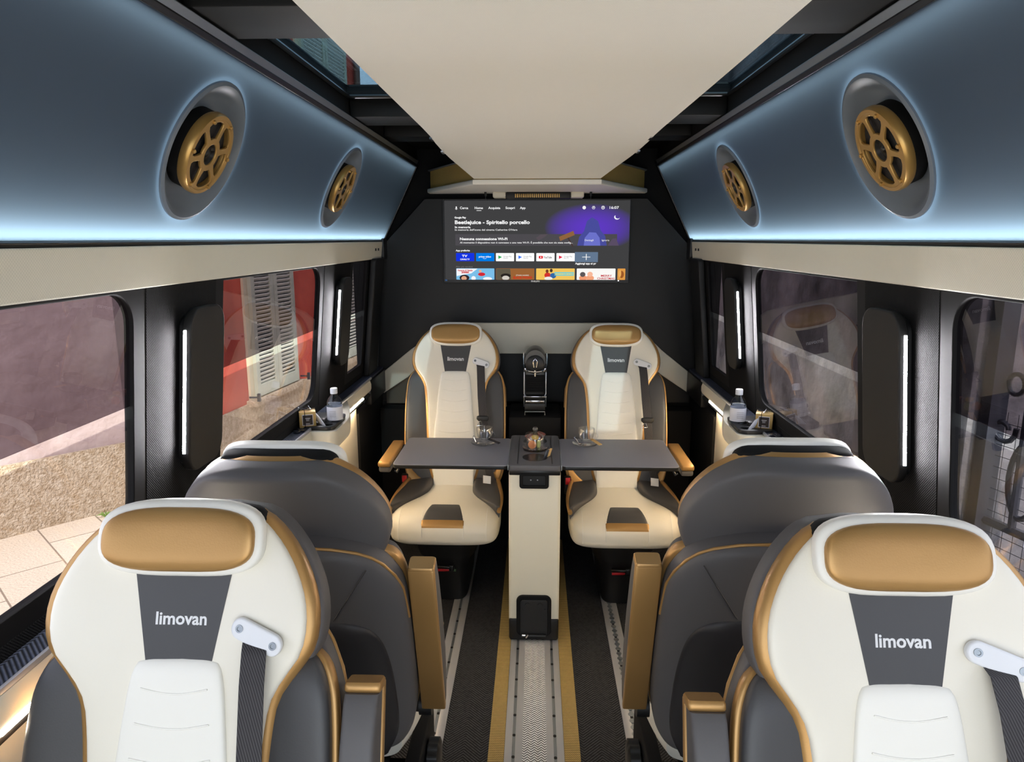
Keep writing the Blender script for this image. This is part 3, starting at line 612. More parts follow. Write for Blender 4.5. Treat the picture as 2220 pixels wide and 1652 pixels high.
blob(1266, 602, 9, 6, (232, 150, 110), 2); blob(1281, 602, 9, 6, (236, 160, 120), 3); blob(1265, 594, 6, 5.5, (90, 84, 84), 3); blob(1281, 593.5, 6, 5.5, (240, 180, 150), 4)
lab('MERRY', 1305, 599, 4.6, (190, 30, 50), w=24, lay=2, bold=.0003); lab('CHRISTMAS', 1297, 605, 4.6, (190, 30, 50), w=38, lay=2, bold=.0003)
blob(1350, 594, 5, 8, (150, 86, 40), 2); blob(1346, 592, 3, 8, (230, 170, 90), 3)
bz = MB().text('PHILIPS', .0102, .0006, lambda x, y, z: (scr(1152, 0)[0] + x, 3.6965 + z, TVZ0 + .0035 + y), bold=.0005, width=.044); bz.obj('brand_lettering', mat('lettering_silver', (245, 245, 245), .4), tv)
q = MB()
for i in range(6): q.box(scr(1293 + i * 7.6, 0)[0], scr(1297.5 + i * 7.6, 0)[0], 3.6955, 3.698, TVZ0 + .0095, TVZ0 + .0115)
q.obj('control_marks', blackg, tv); MB().box(scr(1342.5, 0)[0], scr(1344.5, 0)[0], 3.6955, 3.698, TVZ0 + .009, TVZ0 + .0125).obj('power_light', emit('power_white', (230, 235, 255), 2), tv)
MB().box(scr(962, 0)[0], scr(966.5, 0)[0], 3.6955, 3.698, TVZ0 + .008, TVZ0 + .018).obj('blue_sticker', mat('blue_label', (60, 120, 190), .5), tv)

# ------------------------------------------------------------------ floor fittings
def railbuild(x0, x1, y0, y1, label, group='aluminium floor rails', scallop=False):
    r = thing('seat_rail', ((x0 + x1) / 2, (y0 + y1) / 2, 0), label, 'floor rail', group)
    xc = (x0 + x1) / 2
    MB().box(x0, x0 + .001, y0, y1, 0, .003).box(x0, xc - .005, y0, y1, .0005, .004, .001).box(xc + .005, x1, y0, y1, .0005, .004, .001).obj('rail_plate', alu, r)
    MB().box(xc - .005, xc + .005, y0, y1, .0005, .002).obj('rail_groove', steel, r)
    hb = MB(); n = int((y1 - y0) / .1)
    for i in range(n): hb.cyl((xc, y0 + .05 + i * .1, .0015), (xc, y0 + .05 + i * .1, .0032), .0058, 14)
    hb.obj('rail_holes', blackg, r)
    if scallop:
        sb = MB(); n = 50
        for i in range(n): sb.cyl((xc, 2.0 + i * .033, .002), (xc, 2.0 + i * .033, .0045), .011, 16)
        sb.obj('rail_scallops', steel, r)
    return r
railbuild(-.358, -.291, .9, 3.6, 'grey aluminium seat rail in the dark carpet left of the aisle')
railbuild(.304, .369, .9, 3.6, 'grey aluminium seat rail with a scalloped slot right of the aisle', scallop=True)
railbuild(-.090, -.033, .9, 3.6, 'narrow aluminium rail touching the white mat on its left side', 'centre floor rails')
railbuild(.044, .100, .9, 3.6, 'narrow aluminium rail touching the white mat on its right side', 'centre floor rails')
railbuild(.54, .60, .9, 3.6, 'aluminium rail under the seats on the right, half hidden by them')
tag(MB().box(-.033, .044, .9, 3.6, 0, .004).obj('floor_mat', whitemat), 'white woven strip in the middle of the aisle floor', 'floor mat')
tag(MB().box(-.141, -.091, .9, 3.6, 0, .004).obj('carpet_strip', goldweave), 'gold woven floor strip left of the centre rails', 'floor strip', 'gold floor strips')
tag(MB().box(.101, .151, .9, 3.6, 0, .004).obj('carpet_strip', goldweave), 'gold woven floor strip right of the centre rails', 'floor strip', 'gold floor strips')

# ------------------------------------------------------------------ table
tb = thing('folding_table', (0, 2.8, 0), 'folding table on an ivory pedestal with two grey leaves between the seats', 'table')
MB().plate([rrect(-.098, .100, 2.615, 3.0, .012)], .62, lambda x, y, z: (x, y, .40 + z), bev=.002).obj('pedestal', pedes, tb)
fr = MB(); fr.plate([arc(-.035, .13, .022, 90, 180, 6)[:] + [(-.057 - .041, .052), (-.098, .004), (-.05, .004), (.052, .004), (.100, .004), (.100, .052)] + arc(.037, .13, .022, 0, 90, 6)], .012, lambda x, y, z: (x, 2.610 + z, y))
MB().box(-.099, .101, 2.607, 3.002, .004, .10, .01).obj('pedestal_base', black, tb)
MB().plate([rrect(-.066, .068, .03, .20, .022)], .012, lambda x, y, z: (x, 2.608 + z, y), bev=.003).obj('foot_bracket', blackm, tb)
ft = MB().plate([rrect(-.052, .054, .03, .185, .012)], .006, lambda x, y, z: (x, 2.600 + z, y), bev=.002)
for x in (-.024, .026): ft.lathe([(.011, 0), (.010, .003), (.0001, .003)], lambda a, b, c, x=x: (x + a, 2.598 - c, .165 + b), 20)
for x in (-.046, .045): ft.box(x - .002, x + .002, 2.594, 2.599, .05, .15)
ft.obj('bracket_plate', black, tb)
MB().cyl((-.05, 2.592, .035), (.05, 2.592, .035), .006, 14).obj('foot_bar', black, tb)
MB().cyl((-.045, 2.587, .040), (-.032, 2.587, .040), .005, 12).cyl((-.030, 2.585, .030), (-.022, 2.583, .046), .004, 10).obj('foot_latch', chrome, tb)
# socket recess
MB().plate([rrect(-.056, .054, .655, .712, .010), rrect(-.046, .044, .662, .706, .006)], .012, lambda x, y, z: (x, 2.608 + z, y), bev=.002).obj('socket_frame', blackm, tb)
so = MB().box(-.047, .045, 2.610, 2.616, .660, .707); so.obj('socket_plate', blackg, tb)
so = MB(); [so.lathe([(.003, 0), (.003, .001), (.0001, .001)], lambda a, b, c, x=x: (x + a, 2.6095 - c, .686 + b), 12) for x in (-.014, .012)]; so.obj('socket_pin', chrome, tb)
# top module with three cup wells
WY = [2.706, 2.818, 2.935]
MB().plate([rrect(-.100, .102, 2.600, 3.025, .014)] + [circ(.002, y, .0515, 40) for y in WY], .022, lambda x, y, z: (x, y, .737 + z), bev=.003).obj('top_module', modul, tb)
MB().box(-.098, .100, 2.604, 3.02, .706, .7275, .004).obj('module_underside', blackg, tb)
for y in WY:
    MB().lathe([(.0517, .7475), (.0505, .7485), (.0495, .746), (.047, .690), (.0001, .688), (.0001, .686), (.049, .688), (.0517, .74)], lambda a, b, c, y=y: (.002 + a, y + b, c), 40, closed=False).obj('cup_well', blackg, tb)
for s in (-1, 1):
    x0, x1 = (-.546, -.102) if s < 0 else (.104, .552)
    MB().plate([rrect(x0, x1, 2.600, 2.972, .018 if True else 0)], .018, lambda x, y, z: (x, y, .739 + z), bev=.002).obj('table_leaf', [tabletop], tb)
    MB().plate([rrect(x0 - .0015, x1 + .0015, 2.5985, 2.9735, .019)], .014, lambda x, y, z: (x, y, .7375 + z), bev=.001).obj('leaf_edge', blackg, tb)
    hx = -.100 if s < 0 else .102
    MB().box(hx + (-.004 if s < 0 else 0), hx + (0 if s < 0 else .004), 2.597, 2.975, .728, .7492, .001).obj('hinge_strip', steel, tb)
    gx_ = (-.100 + .034) if s < 0 else (.102 - .034)
    MB().box(gx_ - .0015, gx_ + .0015, 2.625, 2.985, .7478, .7486).obj('module_slot', blackg, tb)
    ex = x0 + .02 if s < 0 else x1 - .02
    MB().tube([(ex, 2.604, .728), (ex + s * .006, 2.60, .716), (ex + s * .014, 2.602, .722)], .005, 8).obj('leaf_latch', blackg, tb)

# glassware on the table
def cupfn(x0, y0, z0, sc=1): return lambda a, b, c: (x0 + a * sc, y0 + b * sc, z0 + c * sc)
def espresso(x, y, side, sachet_rot, sachet_m, sac_lab):
    z = .7483
    s = MB().lathe([(.0001, .002), (.026, .002), (.03, .003), (.050, .010), (.0535, .0135), (.0545, .0128), (.051, .008), (.03, 0), (.0001, 0)], cupfn(x, y, z), 48)
    tag(s.obj('saucer', glassw), 'clear glass saucer on the %s table leaf under a cup' % side, 'saucer', 'glass saucers')
    c = thing('glass_cup', (x + .004, y, z + .003), 'clear double-walled glass cup on its saucer on the %s table leaf' % side, 'cup', 'glass cups')
    fl = 1
    MB().lathe([(.0001, .0), (.019, .0), (.021, .003), (.0195, .010), (.022, .022), (.030, .036), (.0345, .052), (.034, .066), (.0325, .0725), (.0315, .072), (.031, .066), (.0305, .052), (.027, .038), (.018, .022), (.0001, .018)], cupfn(x + .004, y, z + .003), 48).obj('cup_wall', glassw, c)
    MB().tube([(x + .004 + .018 * s_ , y + (-.0), z) for s_ in ()] or [(x + .036, y - .01, z + .058), (x + .047, y - .016, z + .056), (x + .050, y - .017, z + .045), (x + .045, y - .015, z + .034), (x + .034, y - .008, z + .033)], .0028, 8).obj('cup_handle', glassw, c)
    sp = MB().tube([(x - .040, y + .012, z + .026), (x - .036, y + .004, z + .022), (x - .030, y - .010, z + .014)], .0016, 8).lathe([(.0001, 0), (.007, .001), (.0085, .003), (.0001, .002)], lambda a, b, c_: (x - .024 + a, y - .016 + b * 1.3, z + .008 + c_), 20).tube([(x - .040, y + .012, z + .026), (x - .046, y + .016, z + .030), (x - .043, y + .022, z + .032), (x - .037, y + .018, z + .030), (x - .040, y + .012, z + .026)], .0014, 8)
    tag(sp.obj('teaspoon', chrome), 'small steel teaspoon leaning on the saucer on the %s table leaf' % side, 'spoon', 'teaspoons')
    cr, sr = math.cos(sachet_rot), math.sin(sachet_rot)
    q = MB().box(-.028, .028, -.009, .009, 0, .003, .001, fn=lambda a, b, c_: (x + .044 + a * cr - b * sr, y - .006 + a * sr + b * cr, z + .0165 + c_ - a * .22))
    tag(q.obj('sugar_sachet', sachet_m), sac_lab, 'sachet', 'sugar sachets on the saucers')
espresso(-.216, 2.874, 'left', -.5, navy, 'black sugar sachet on the saucer on the left table leaf')
espresso(.213, 2.874, 'right', -.9, mat('kraft_paper', (206, 168, 108), .7), 'brown paper sugar sachet on the saucer on the right table leaf')
# far well: tumbler with capsules
tg = MB().lathe([(.0001, .004), (.038, .004), (.040, .05), (.041, .092), (.0435, .092), (.043, .05), (.041, 0), (.0001, 0)], cupfn(.002, WY[2], .689), 48)
tag(tg.obj('tumbler', glassw), 'clear glass tumbler of coffee capsules in the far cup well', 'tumbler')
for k, (dx, dy, dz, ax) in enumerate(((-.020, -.008, .062, -.25), (.020, .012, .066, .3), (-.002, .01, .025, .1))):
    ca, sa = math.cos(ax), math.sin(ax)
    q = MB().lathe([(.0001, 0), (.010, .0), (.013, .004), (.0155, .024), (.0185, .025), (.0185, .0265), (.0001, .0265)], lambda a, b, c, dx=dx, dy=dy, dz=dz, ca=ca, sa=sa: (.002 + dx + a * ca + c * sa, WY[2] + dy + b, .689 + dz + .0 + c * ca - a * sa), 28)
    tag(q.obj('coffee_capsule', copper), ['rose-coloured coffee capsule standing out of the tumbler on its left', 'rose-coloured coffee capsule standing out of the tumbler on its right', 'rose-coloured coffee capsule low inside the tumbler'][k], 'capsule', 'coffee capsules')
# middle well: glass cloche with macarons
cl = thing('glass_cloche', (.002, WY[1], .7486), 'small lidded glass dish with macarons standing in the middle cup well', 'glass dish')
fl = MB(); vs = []; fs = []; n = 64
for r_, h in ((.0001, .004), (.044, .004), (.052, .010), (.0535, .010), (.045, 0), (.0001, 0)):
    for k in range(n):
        a = 2 * PI * k / n; rr_ = r_ * (1 + (.03 * math.cos(16 * a) if r_ > .04 else 0)); vs.append((.002 + rr_ * math.cos(a), WY[1] + rr_ * math.sin(a), .7486 + h))
for i in range(5):
    for k in range(n): fs.append((i * n + k, i * n + (k + 1) % n, (i + 1) * n + (k + 1) % n, (i + 1) * n + k))
fl.add(vs, fs); fl.obj('dish_foot', glassw, cl)
MB().lathe([(.036, .006), (.037, .04), (.034, .056), (.024, .068), (.008, .073), (.006, .075), (.009, .080), (.0105, .086), (.008, .092), (.0001, .094), (.0001, .0935), (.0001, .070), (.022, .066), (.032, .054), (.035, .04), (.0345, .006)], cupfn(.002, WY[1], .7486), 48, closed=False).obj('dome_lid', glassw, cl)
for k, (dx, dy, dz, mt, ax, nm) in enumerate(((-.012, -.012, .022, macaron, 'y', 'orange macaron standing in the glass dish'), (.014, .004, .020, macaron3, 'x', 'green macaron at the back of the glass dish'), (.0, .012, .046, macaron2, 'z', 'yellow macaron on top inside the glass dish'))):
    def mf(a, b, c, dx=dx, dy=dy, dz=dz, ax=ax):
        p = (a, c, b) if ax == 'y' else ((c, a, b) if ax == 'x' else (a, b, c)); return (.002 + dx + p[0], WY[1] + dy + p[1], .7486 + dz + p[2])
    R_ = .017 if k < 2 else .015
    q = MB().lathe([(.0001, -.009), (R_ * .7, -.008), (R_ * .98, -.004), (R_, -.002), (R_ * .93, -.0015), (R_ * .93, .0015), (R_, .002), (R_ * .98, .004), (R_ * .7, .008), (.0001, .009)], mf, 32)
    tag(q.obj('macaron', mt), nm, 'macaron', 'macarons in the glass dish')
# near well: sugar sticks leaning
for k in range(4):
    bx = .022 + .006 * k
    q = MB().box(-.0045, .0045, -.001, .001, 0, .088, .0006, fn=lambda a, b, c, k=k, bx=bx: (bx + a + c * .30, WY[0] - .012 + .010 * k + b, .692 + c))
    tag(q.obj('sugar_stick', navy if k in (0, 1) else MATS['kraft_paper']), ['black sugar stick leaning in the near cup well, leftmost of the sticks', 'black sugar stick leaning in the near cup well between the others', 'brown paper stick leaning in the near cup well behind the black ones', 'brown paper stick leaning furthest back in the near cup well'][k], 'sugar stick', 'sticks in the near cup well')

# ------------------------------------------------------------------ seats
L0 = .80
HEAD = [(0, .06), (.004, .085), (.014, .112), (.03, .137), (.06, .167), (.1, .193), (.145, .210), (.19, .213), (.225, .204), (.25, .187), (.28, .167), (.31, .156), (.40, .147), (.54, .140), (.70, .125), (.79, .10)]
BODYB = [(.150, .02), (.155, .07), (.165, .115), (.185, .160), (.205, .186), (.23, .206), (.27, .226), (.31, .238), (.40, .243), (.55, .244), (.68, .240), (.74, .228), (.78, .205), (.80, .18)]
BODY = [(.212, .150), (.222, .185), (.24, .214), (.27, .230), (.31, .238), (.40, .243), (.55, .244), (.68, .240), (.74, .228), (.78, .205), (.80, .18)]
def seat(x, y, rz, recl, label, arms, knob=False, tagl=False):
    a = recl; ca, sa = math.cos(a), math.sin(a)
    root = thing('captain_seat', (x, y, 0), label, 'seat', 'leather captain seats', rz)
    def S(k):
        def f(u, v, w_):
            w2 = w_ + k * u * u * (1 if v > .05 else .6 + 8 * v) + .010 * math.sin(PI * (v - .15) / .65)
            return (u, (L0 - v) * sa - w2 * ca, .43 + (L0 - v) * ca + w2 * sa)
        return f
    K = .75
    f = S(K)
    def P(b, name, mt, lab=None): return b.obj(name, mt, root, world=False, label=lab, angle=50)
    def rows(prof, v0, v1, dh, w0, w1, n=5, N=44, dome=.03, dv=0, endr=.03):
        out = []
        for i in range(N + 1):
            t = i / N; t = t * t * (3 - 2 * t) * .5 + t * .5 if True else t
            v = v0 + (v1 - v0) * t; h = max(interp(prof, v - dv) + dh, .004)
            k = 1.0
            if v - v0 < dome: q = 1 - (v - v0) / dome; k = math.sqrt(max(1 - q * q * .92, .0))
            if v1 - v < endr: q = 1 - (v1 - v) / endr; k = min(k, math.sqrt(max(1 - q * q * .92, .0)))
            wc = (w0 + w1) / 2; hd = (w1 - w0) / 2 * k
            hh = h if v - v0 > .006 else h * (.75 + .25 * (v - v0) / .006)
            out.append((v, 0, hh, wc - hd, wc + hd, n))
        return out
    # head wing + bib: cream front, gold rim, grey back
    P(MB().loft(rows(HEAD, .012, .79, -.0165, -.055, .0, 6, dome=.02), f, 56), 'backrest', cream)
    P(MB().loft(rows(HEAD, .002, .79, -.002, -.070, -.004, 3.4, dome=.016), f, 56), 'gold_rim', gold, 'gold leather rim around the backrest')
    P(MB().loft(rows(HEAD, .001, .60, .002, -.102, -.034, 6, dome=.016), f, 56), 'head_shell', shell, 'grey leather back of the headrest')
    P(MB().loft([(v, 0, h, w0, w1, n) for v, _, h, w0, w1, n in rows([(0, .085), (.01, .108), (.03, .12), (.06, .10)], .0, .05, 0, -.05, .004, 4, dome=.02, N=12)], f, 40), 'headrest_gap', blackm)
    # body: charcoal bolsters, gold trim, grey shell
    P(MB().loft(rows(BODY, .225, .80, -.008, -.095, -.020, 4, dome=.06), f, 56), 'side_bolster', dark, 'charcoal leather side bolsters')
    P(MB().loft(rows(BODY, .217, .80, .001, -.095, -.058, 6, dome=.03), f, 56), 'body_trim', gold, 'gold leather outer trim')
    shellrows = rows(BODYB, .150, .80, .0, -.158, -.074, 5, dome=.035)
    P(MB().loft(shellrows, f, 56), 'back_shell', shell, 'grey leather back shell')
    for sx in (-1, 1):
        lr = []
        for t_ in range(13):
            v = .655 + .138 * t_ / 12; o_ = interp(BODY, v) - .006; i_ = interp([(.655, .226), (.69, .212), (.73, .180), (.77, .130), (.80, .100)], v)
            lr.append((v, sx * (i_ + o_) / 2, max((o_ - i_) / 2, .003), -.05, -.0165, 4))
        P(MB().loft(lr, f, 24), 'lower_trim', gold, 'gold leather corner at the foot of the backrest')
    # arched seams and dark pocket on the back
    def fb(u, v, w_): return f(u, v, w_)
    def archtop(hw, v0, drop, n=30): return [(-hw + 2 * hw * i / n, v0 + drop * (abs(-1 + 2 * i / n) ** 3.0)) for i in range(n + 1)]
    pw = [(.255, .02), (.262, .10), (.28, .15), (.31, .18), (.36, .196), (.5, .204), (.7, .20), (.79, .16)]
    P(MB().tube([fb(u * 1.0, v, -.141 + .2 * abs(u) ** 2) for u, v in [(-h, v) for v, h in BODYB[8:1:-1]] + [(-.035, .1505), (0, .149), (.035, .1505)] + [(h, v) for v, h in BODYB[2:9]]], .0036, 8), 'piping', gold, 'gold piping across the back')
    pocketp = [(.345, .03), (.35, .10), (.37, .15), (.41, .182), (.48, .198), (.6, .205), (.72, .20), (.795, .17)]
    P(MB().loft(rows(pocketp, .345, .80, 0, -.172, -.12, 5, dome=.05), f, 56), 'back_pocket', pocket, 'dark leather lower back panel')
    P(MB().tube([fb(s_ * (.10 + .08 * t), .345 - .13 * t, -.1585 + .0 * t) for s_ in (1,) for t in [i / 8 for i in range(9)]], .0012, 6), 'back_seam', pocket)
    P(MB().tube([fb(-(.10 + .08 * t), .345 - .13 * t, -.1585) for t in [i / 8 for i in range(9)]], .0012, 6), 'back_seam', pocket)
    # headrest cushion
    def lens(H, p=2.6, N=22):
        def g(v0, v1, w0, w1, n):
            out = []
            for i in range(N + 1):
                t = .5 - .5 * math.cos(PI * i / N); q = abs(2 * t - 1); h = H * max(1 - q ** p, 0) ** (1 / p)
                k = math.sqrt(max(1 - q ** 5, .0)); wm = w0 + (w1 - w0) * .3
                out.append((v0 + (v1 - v0) * t, 0, max(h, .02), wm + (w0 - wm) * (.2 + .8 * k), wm + (w1 - wm) * (.15 + .85 * k), n))
            return out
        return g
    hr = P(MB().loft(lens(.128, 3)(-.006, .112, -.012, .024, 4.5), f, 64), 'headrest', creamw)
    MB().loft(lens(.117, 3)(.006, .103, .006, .036, 3.6), f, 64).obj('headrest_pad', gold, hr, world=False, label='gold leather headrest pad')
    # logo panel with lettering
    def surf(poly, w0, w1, nv=14, nu=10):
        """thin slab following the backrest between v=a..b; poly(v)->half width"""
        return None
    q = MB(); a_, b_ = .100, .245
    rowsL = [(a_ + (b_ - a_) * i / 12, 0, .076 + (.050 - .076) * i / 12, -.004, .0022, 30) for i in range(13)]
    lp = P(q.loft(rowsL, f, 24), 'logo_panel', dark, 'charcoal panel below the headrest')
    MB().text('limovan', .0262, .0008, lambda x_, y_, z_: f(x_, .184 - y_, .0028 + z_), bold=.0006, width=.079, align='CENTER').obj('logo_lettering', letter, lp, world=False)
    # centre pad with stitched arcs
    pad = [(.232, .052), (.238, .061), (.255, .069), (.30, .076), (.45, .090), (.56, .098), (.80, .096)]
    cp = P(MB().loft(rows(pad, .232, .80, 0, -.02, .011, 5, N=40, dome=.03), f, 44), 'centre_pad', creamw)
    sq = MB()
    for i in range(7):
        v = .275 + i * .050; hw = interp(pad, v) - .022
        sq.tube([f(-hw + 2 * hw * t / 10, v + .008 * math.sin(PI * t / 10), .0112) for t in range(11)], .0013, 6)
    sq.obj('stitched_fold', creamw, cp, world=False)
    # seat belt
    an = P(MB().plate([rrect(-.041, .041, -.014, .014, .0135, 8)], .010, lambda x_, y_, z_: f(.124 + x_ * .92 + y_ * .35, .196 + x_ * .36 - y_ * .9, .006 + z_), bev=.003), 'belt_anchor', plastw)
    sc = MB()
    for e in (-.030, .030): sc.lathe([(.006, 0), (.006, .0015), (.0035, .0015), (.003, .0005), (.0001, .0005)], lambda x_, y_, z_, e=e: f(.124 + e * .92 + x_, .196 + e * .36 + y_, .0112 + z_), 16)
    sc.obj('anchor_screw', steel, an, world=False)
    bl = MB(); pth = [(.121, .205, .006), (.124, .215, .016), (.127, .26, .026), (.132, .36, .034), (.140, .46, .032)]
    pth2 = [(.140, .46, .030), (.146, .55, .024), (.158, .66, .016), (.178, .74, .008), (.205, .785, .0)]
    def ribbon(pth, hw=.0188):
        n = len(pth) - 1; N = 24; out = []
        for i in range(N + 1):
            t = i / N * n; k = min(int(t), n - 1); fr_ = t - k
            u, v, w_ = [pth[k][j] + (pth[k + 1][j] - pth[k][j]) * fr_ for j in range(3)]
            out.append((v, u, hw, w_ - .0008, w_ + .0012, 8))
        return out
    bo = P(bl.loft(ribbon(pth), lambda u, v, w_: f(u, v, w_ - K * u * u + K * .0155), 16), 'seat_belt', belt)
    MB().loft(ribbon(pth2), lambda u, v, w_: f(u, v, w_ - K * u * u + K * .0155), 16).obj('lap_belt', belt, bo, world=False)
    def fbk(u, v, w_): return f(u, v, w_ - K * u * u + K * .0155)
    MB().loft([(.452, .140, .024, .028, .040, 4), (.456, .140, .030, .025, .044, 4), (.468, .140, .030, .025, .044, 4), (.478, .140, .020, .028, .040, 4)], fbk, 20).obj('belt_stop', black, bo, world=False)
    MB().tube([fbk(*p) for p in ((.124, .478, .038), (.112, .500, .044), (.138, .497, .044), (.132, .478, .038))], .0028, 8, closed=True).obj('belt_tongue', chrome, bo, world=False)
    # cushion
    HW = [(-.43, .150), (-.425, .185), (-.41, .21), (-.38, .228), (-.30, .237), (-.20, .236), (-.10, .226), (.0, .21), (.06, .19)]
    def ztop(yy): return interp([(-.43, .395), (-.42, .420), (-.40, .440), (-.37, .456), (-.32, .466), (-.2, .462), (0, .452), (.06, .45)], yy)
    def zbot(yy): return interp([(-.43, .355), (-.42, .338), (-.39, .322), (-.3, .318), (.06, .325)], yy)
    cu = [(yy, 0, interp(HW, yy), zbot(yy), ztop(yy), 4.2) for yy in [-.43 + .49 * (t_ / 30) ** 1.4 for t_ in range(31)]]
    cushion = P(MB().loft(cu, lambda u, v, w_: (u, v, w_), 56), 'seat_cushion', cream)
    seam = MB()
    for sx in (-.185, -.088, .088, .185):
        seam.tube([(sx * (1 - .0 * z_), y_ , z_) for y_, z_ in ((-.33, .464), (-.37, .457), (-.40, .441), (-.42, .42), (-.431, .395), (-.4310, .372), (-.427, .358))], .0011, 6)
    seam.obj('cushion_seam', creamw, cushion, world=False)
    ci = lambda yy: interp([(-.34, .225), (-.31, .205), (-.25, .165), (-.18, .125), (-.10, .100), (.04, .095)], yy)
    for sx in (-1, 1):
        rr2 = []
        for t_ in range(17):
            yy = .05 - .385 * t_ / 16; i_, o_ = ci(yy), interp(HW, yy) + .002
            rr2.append((yy, sx * (i_ + o_) / 2, max((o_ - i_) / 2, .004), ztop(yy) - .05, ztop(yy) + .006 + .022 * (1 - t_ / 16), 4))
        P(MB().loft(rr2, lambda u, v, w_: (u, v, w_ + .9 * (abs(u) - .16) ** 2 * 2), 28), 'cushion_bolster', dark, 'charcoal cushion bolster')
        P(MB().tube([(sx * (interp(HW, yy) + .001), yy, ztop(yy) - .002 + .034 * max(0, (yy + .33) / .38)) for yy in [.05 - .40 * t_ / 16 for t_ in range(17)]], .0095, 10), 'cushion_piping', gold, 'gold cushion edging')
    ins = [(yy, 0, interp([(-.405, .088), (-.30, .062)], yy), ztop(yy) - .02, ztop(yy) + .0025, 8) for yy in [-.405 + .105 * i / 10 for i in range(11)]]
    P(MB().loft(ins, None, 24), 'cushion_inset', dark, 'charcoal inset at the cushion front')
    ins = [(yy, 0, .090, ztop(yy) - .02, ztop(yy) + .004, 8) for yy in [-.4235 + .019 * i / 6 for i in range(7)]]
    P(MB().loft(ins, None, 24), 'inset_trim', gold, 'gold strip below the cushion inset')
    # buckle and care tag
    P(MB().box(-.245, -.215, -.02, .01, .42, .505, .004), 'buckle', black)
    P(MB().box(-.241, -.219, -.0235, -.018, .470, .503, .001), 'buckle_button', red)
    if tagl:
        P(MB().box(-.018, .018, -.0006, .0006, -.017, .017, .0003, fn=lambda a1, b1, c1: (.165 + a1, -.075 + b1 + c1 * .3, .505 + c1 + a1 * -.12)), 'care_tag', plastw)
        P(MB().text('ISOFIX', .010, .0003, lambda x_, y_, z_: (.165 + x_, -.0770 + z_ + y_ * .3, .497 + y_), width=.020, align='CENTER'), 'tag_print', black)
    if knob == -1 and rz == 0:
        tg_ = P(MB().box(-.2475, -.2445, .37, .50, -.118, -.096, .001, fn=lambda u, v, w_: (lambda p: p)(f(u, v, w_ - .045))), 'side_tag', pocket, 'dark sewn tag on the aisle side')
    # base
    b1 = MB(); vs = []
    for z_, hx0, hy0, hy1 in ((.0046, .085, -.27, .16), (.02, .088, -.275, .165), (.20, .105, -.30, .17), (.235, .13, -.33, .18), (.325, .16, -.36, .2)):
        vs.append((z_, hx0, (hy0 + hy1) / 2, (hy1 - hy0) / 2))
    for z_, hx0, yc, hy in vs: pass
    verts = []; n = 32
    for z_, hx0, yc, hy in vs:
        for k in range(n):
            t_ = 2 * PI * k / n; c_, s_ = math.cos(t_), math.sin(t_); verts.append((hx0 * math.copysign(abs(c_) ** .4, c_), yc + hy * math.copysign(abs(s_) ** .4, s_), z_))
    fs = [(i * n + k, i * n + (k + 1) % n, (i + 1) * n + (k + 1) % n, (i + 1) * n + k) for i in range(4) for k in range(n)] + [tuple(range(n))[::-1], tuple(4 * n + k for k in range(n))]
    b1.add(verts, fs); P(b1, 'seat_base', black)
    ind = MB()
    P(MB().box(-.045, .012, -.303, -.297, .152, .163, .001, fn=lambda a1, b1_, c1: (a1, b1_, c1 + .010 * math.cos(a1 * 18) - .004)), 'lock_mark', red, 'red lock mark')
    P(MB().box(.014, .040, -.303, -.297, .152, .163, .001, fn=lambda a1, b1_, c1: (a1, b1_, c1 + .010 * math.cos(a1 * 18) - .004)), 'lock_mark', green, 'green lock mark')
    P(MB().tube([(-.045, -.30, .178), (-.02, -.315, .184), (.01, -.318, .184), (.035, -.31, .178)], .008, 10).box(.012, .034, -.325, -.31, .165, .195, .005), 'swivel_lever', blackg)
    # armrests
    for side, mode in arms:
        xo = side * .275
        if mode == 'down':
            A = P(MB().box(xo - .028, xo + .028, -.25, .10, .616, .642, .008), 'armrest', gold, 'gold leather armrest')
            MB().box(xo - .026, xo + .026, -.24, .10, .590, .616, .008).obj('armrest_underside', shell, A, world=False)
            MB().cyl((side * .235, .06, .60), (side * .262, .06, .60), .03, 24).obj('armrest_hinge', black, A, world=False)
        else:
            # folded up beside the back: gold top faces backwards, grey underside faces forward
            fa = lambda u, v, w_: (u, (L0 - v) * sa - w_ * ca, .43 + (L0 - v) * ca + w_ * sa)
            def slab(v0, v1, hu, w0, w1, n): return [(v0, xo, hu * .93, w0 + .003, w1 - .003, n), (v0 + .004, xo, hu, w0, w1, n), (v1 - .004, xo, hu, w0, w1, n), (v1, xo, hu * .93, w0 + .003, w1 - .003, n)]
            A = P(MB().loft(slab(.278, .725, .0285, -.065, -.048, 9), fa, 32).loft(slab(.274, .290, .0285, -.064, -.020, 9), fa, 32), 'armrest', gold, 'gold leather armrest folded up')
            MB().loft([(v_, xo, .0265, -.052, w1_, 7) for v_, w1_ in ((.289, -.014), (.30, -.004), (.36, .012), (.48, .026), (.60, .026), (.69, .006), (.723, -.02))], fa, 32).obj('armrest_underside', shell, A, world=False)
            MB().cyl((side * .235, .04, .47), (side * .266, .04, .47), .028, 24).obj('armrest_hinge', black, A, world=False)
    if knob:
        sx = knob
        kb = MB(); n = 48; vs = []
        for xx, rr_ in ((.245, .030), (.25, .046), (.275, .046), (.28, .035)):
            for k in range(n):
                t_ = 2 * PI * k / n; r3 = rr_ * (1 + .07 * math.cos(10 * t_)); vs.append((sx * xx, .02 + r3 * math.cos(t_), .30 + r3 * math.sin(t_)))
        fs = [(i * n + k, i * n + (k + 1) % n, (i + 1) * n + (k + 1) % n, (i + 1) * n + k) for i in range(3) for k in range(n)] + [tuple(range(n)), tuple(3 * n + k for k in range(n))]
        kb.add(vs, fs); P(kb, 'recline_knob', black)
        P(MB().box(*sorted((sx * .205, sx * .244)), -.12, .17, .04, .36, .006), 'side_bracket', blackm)
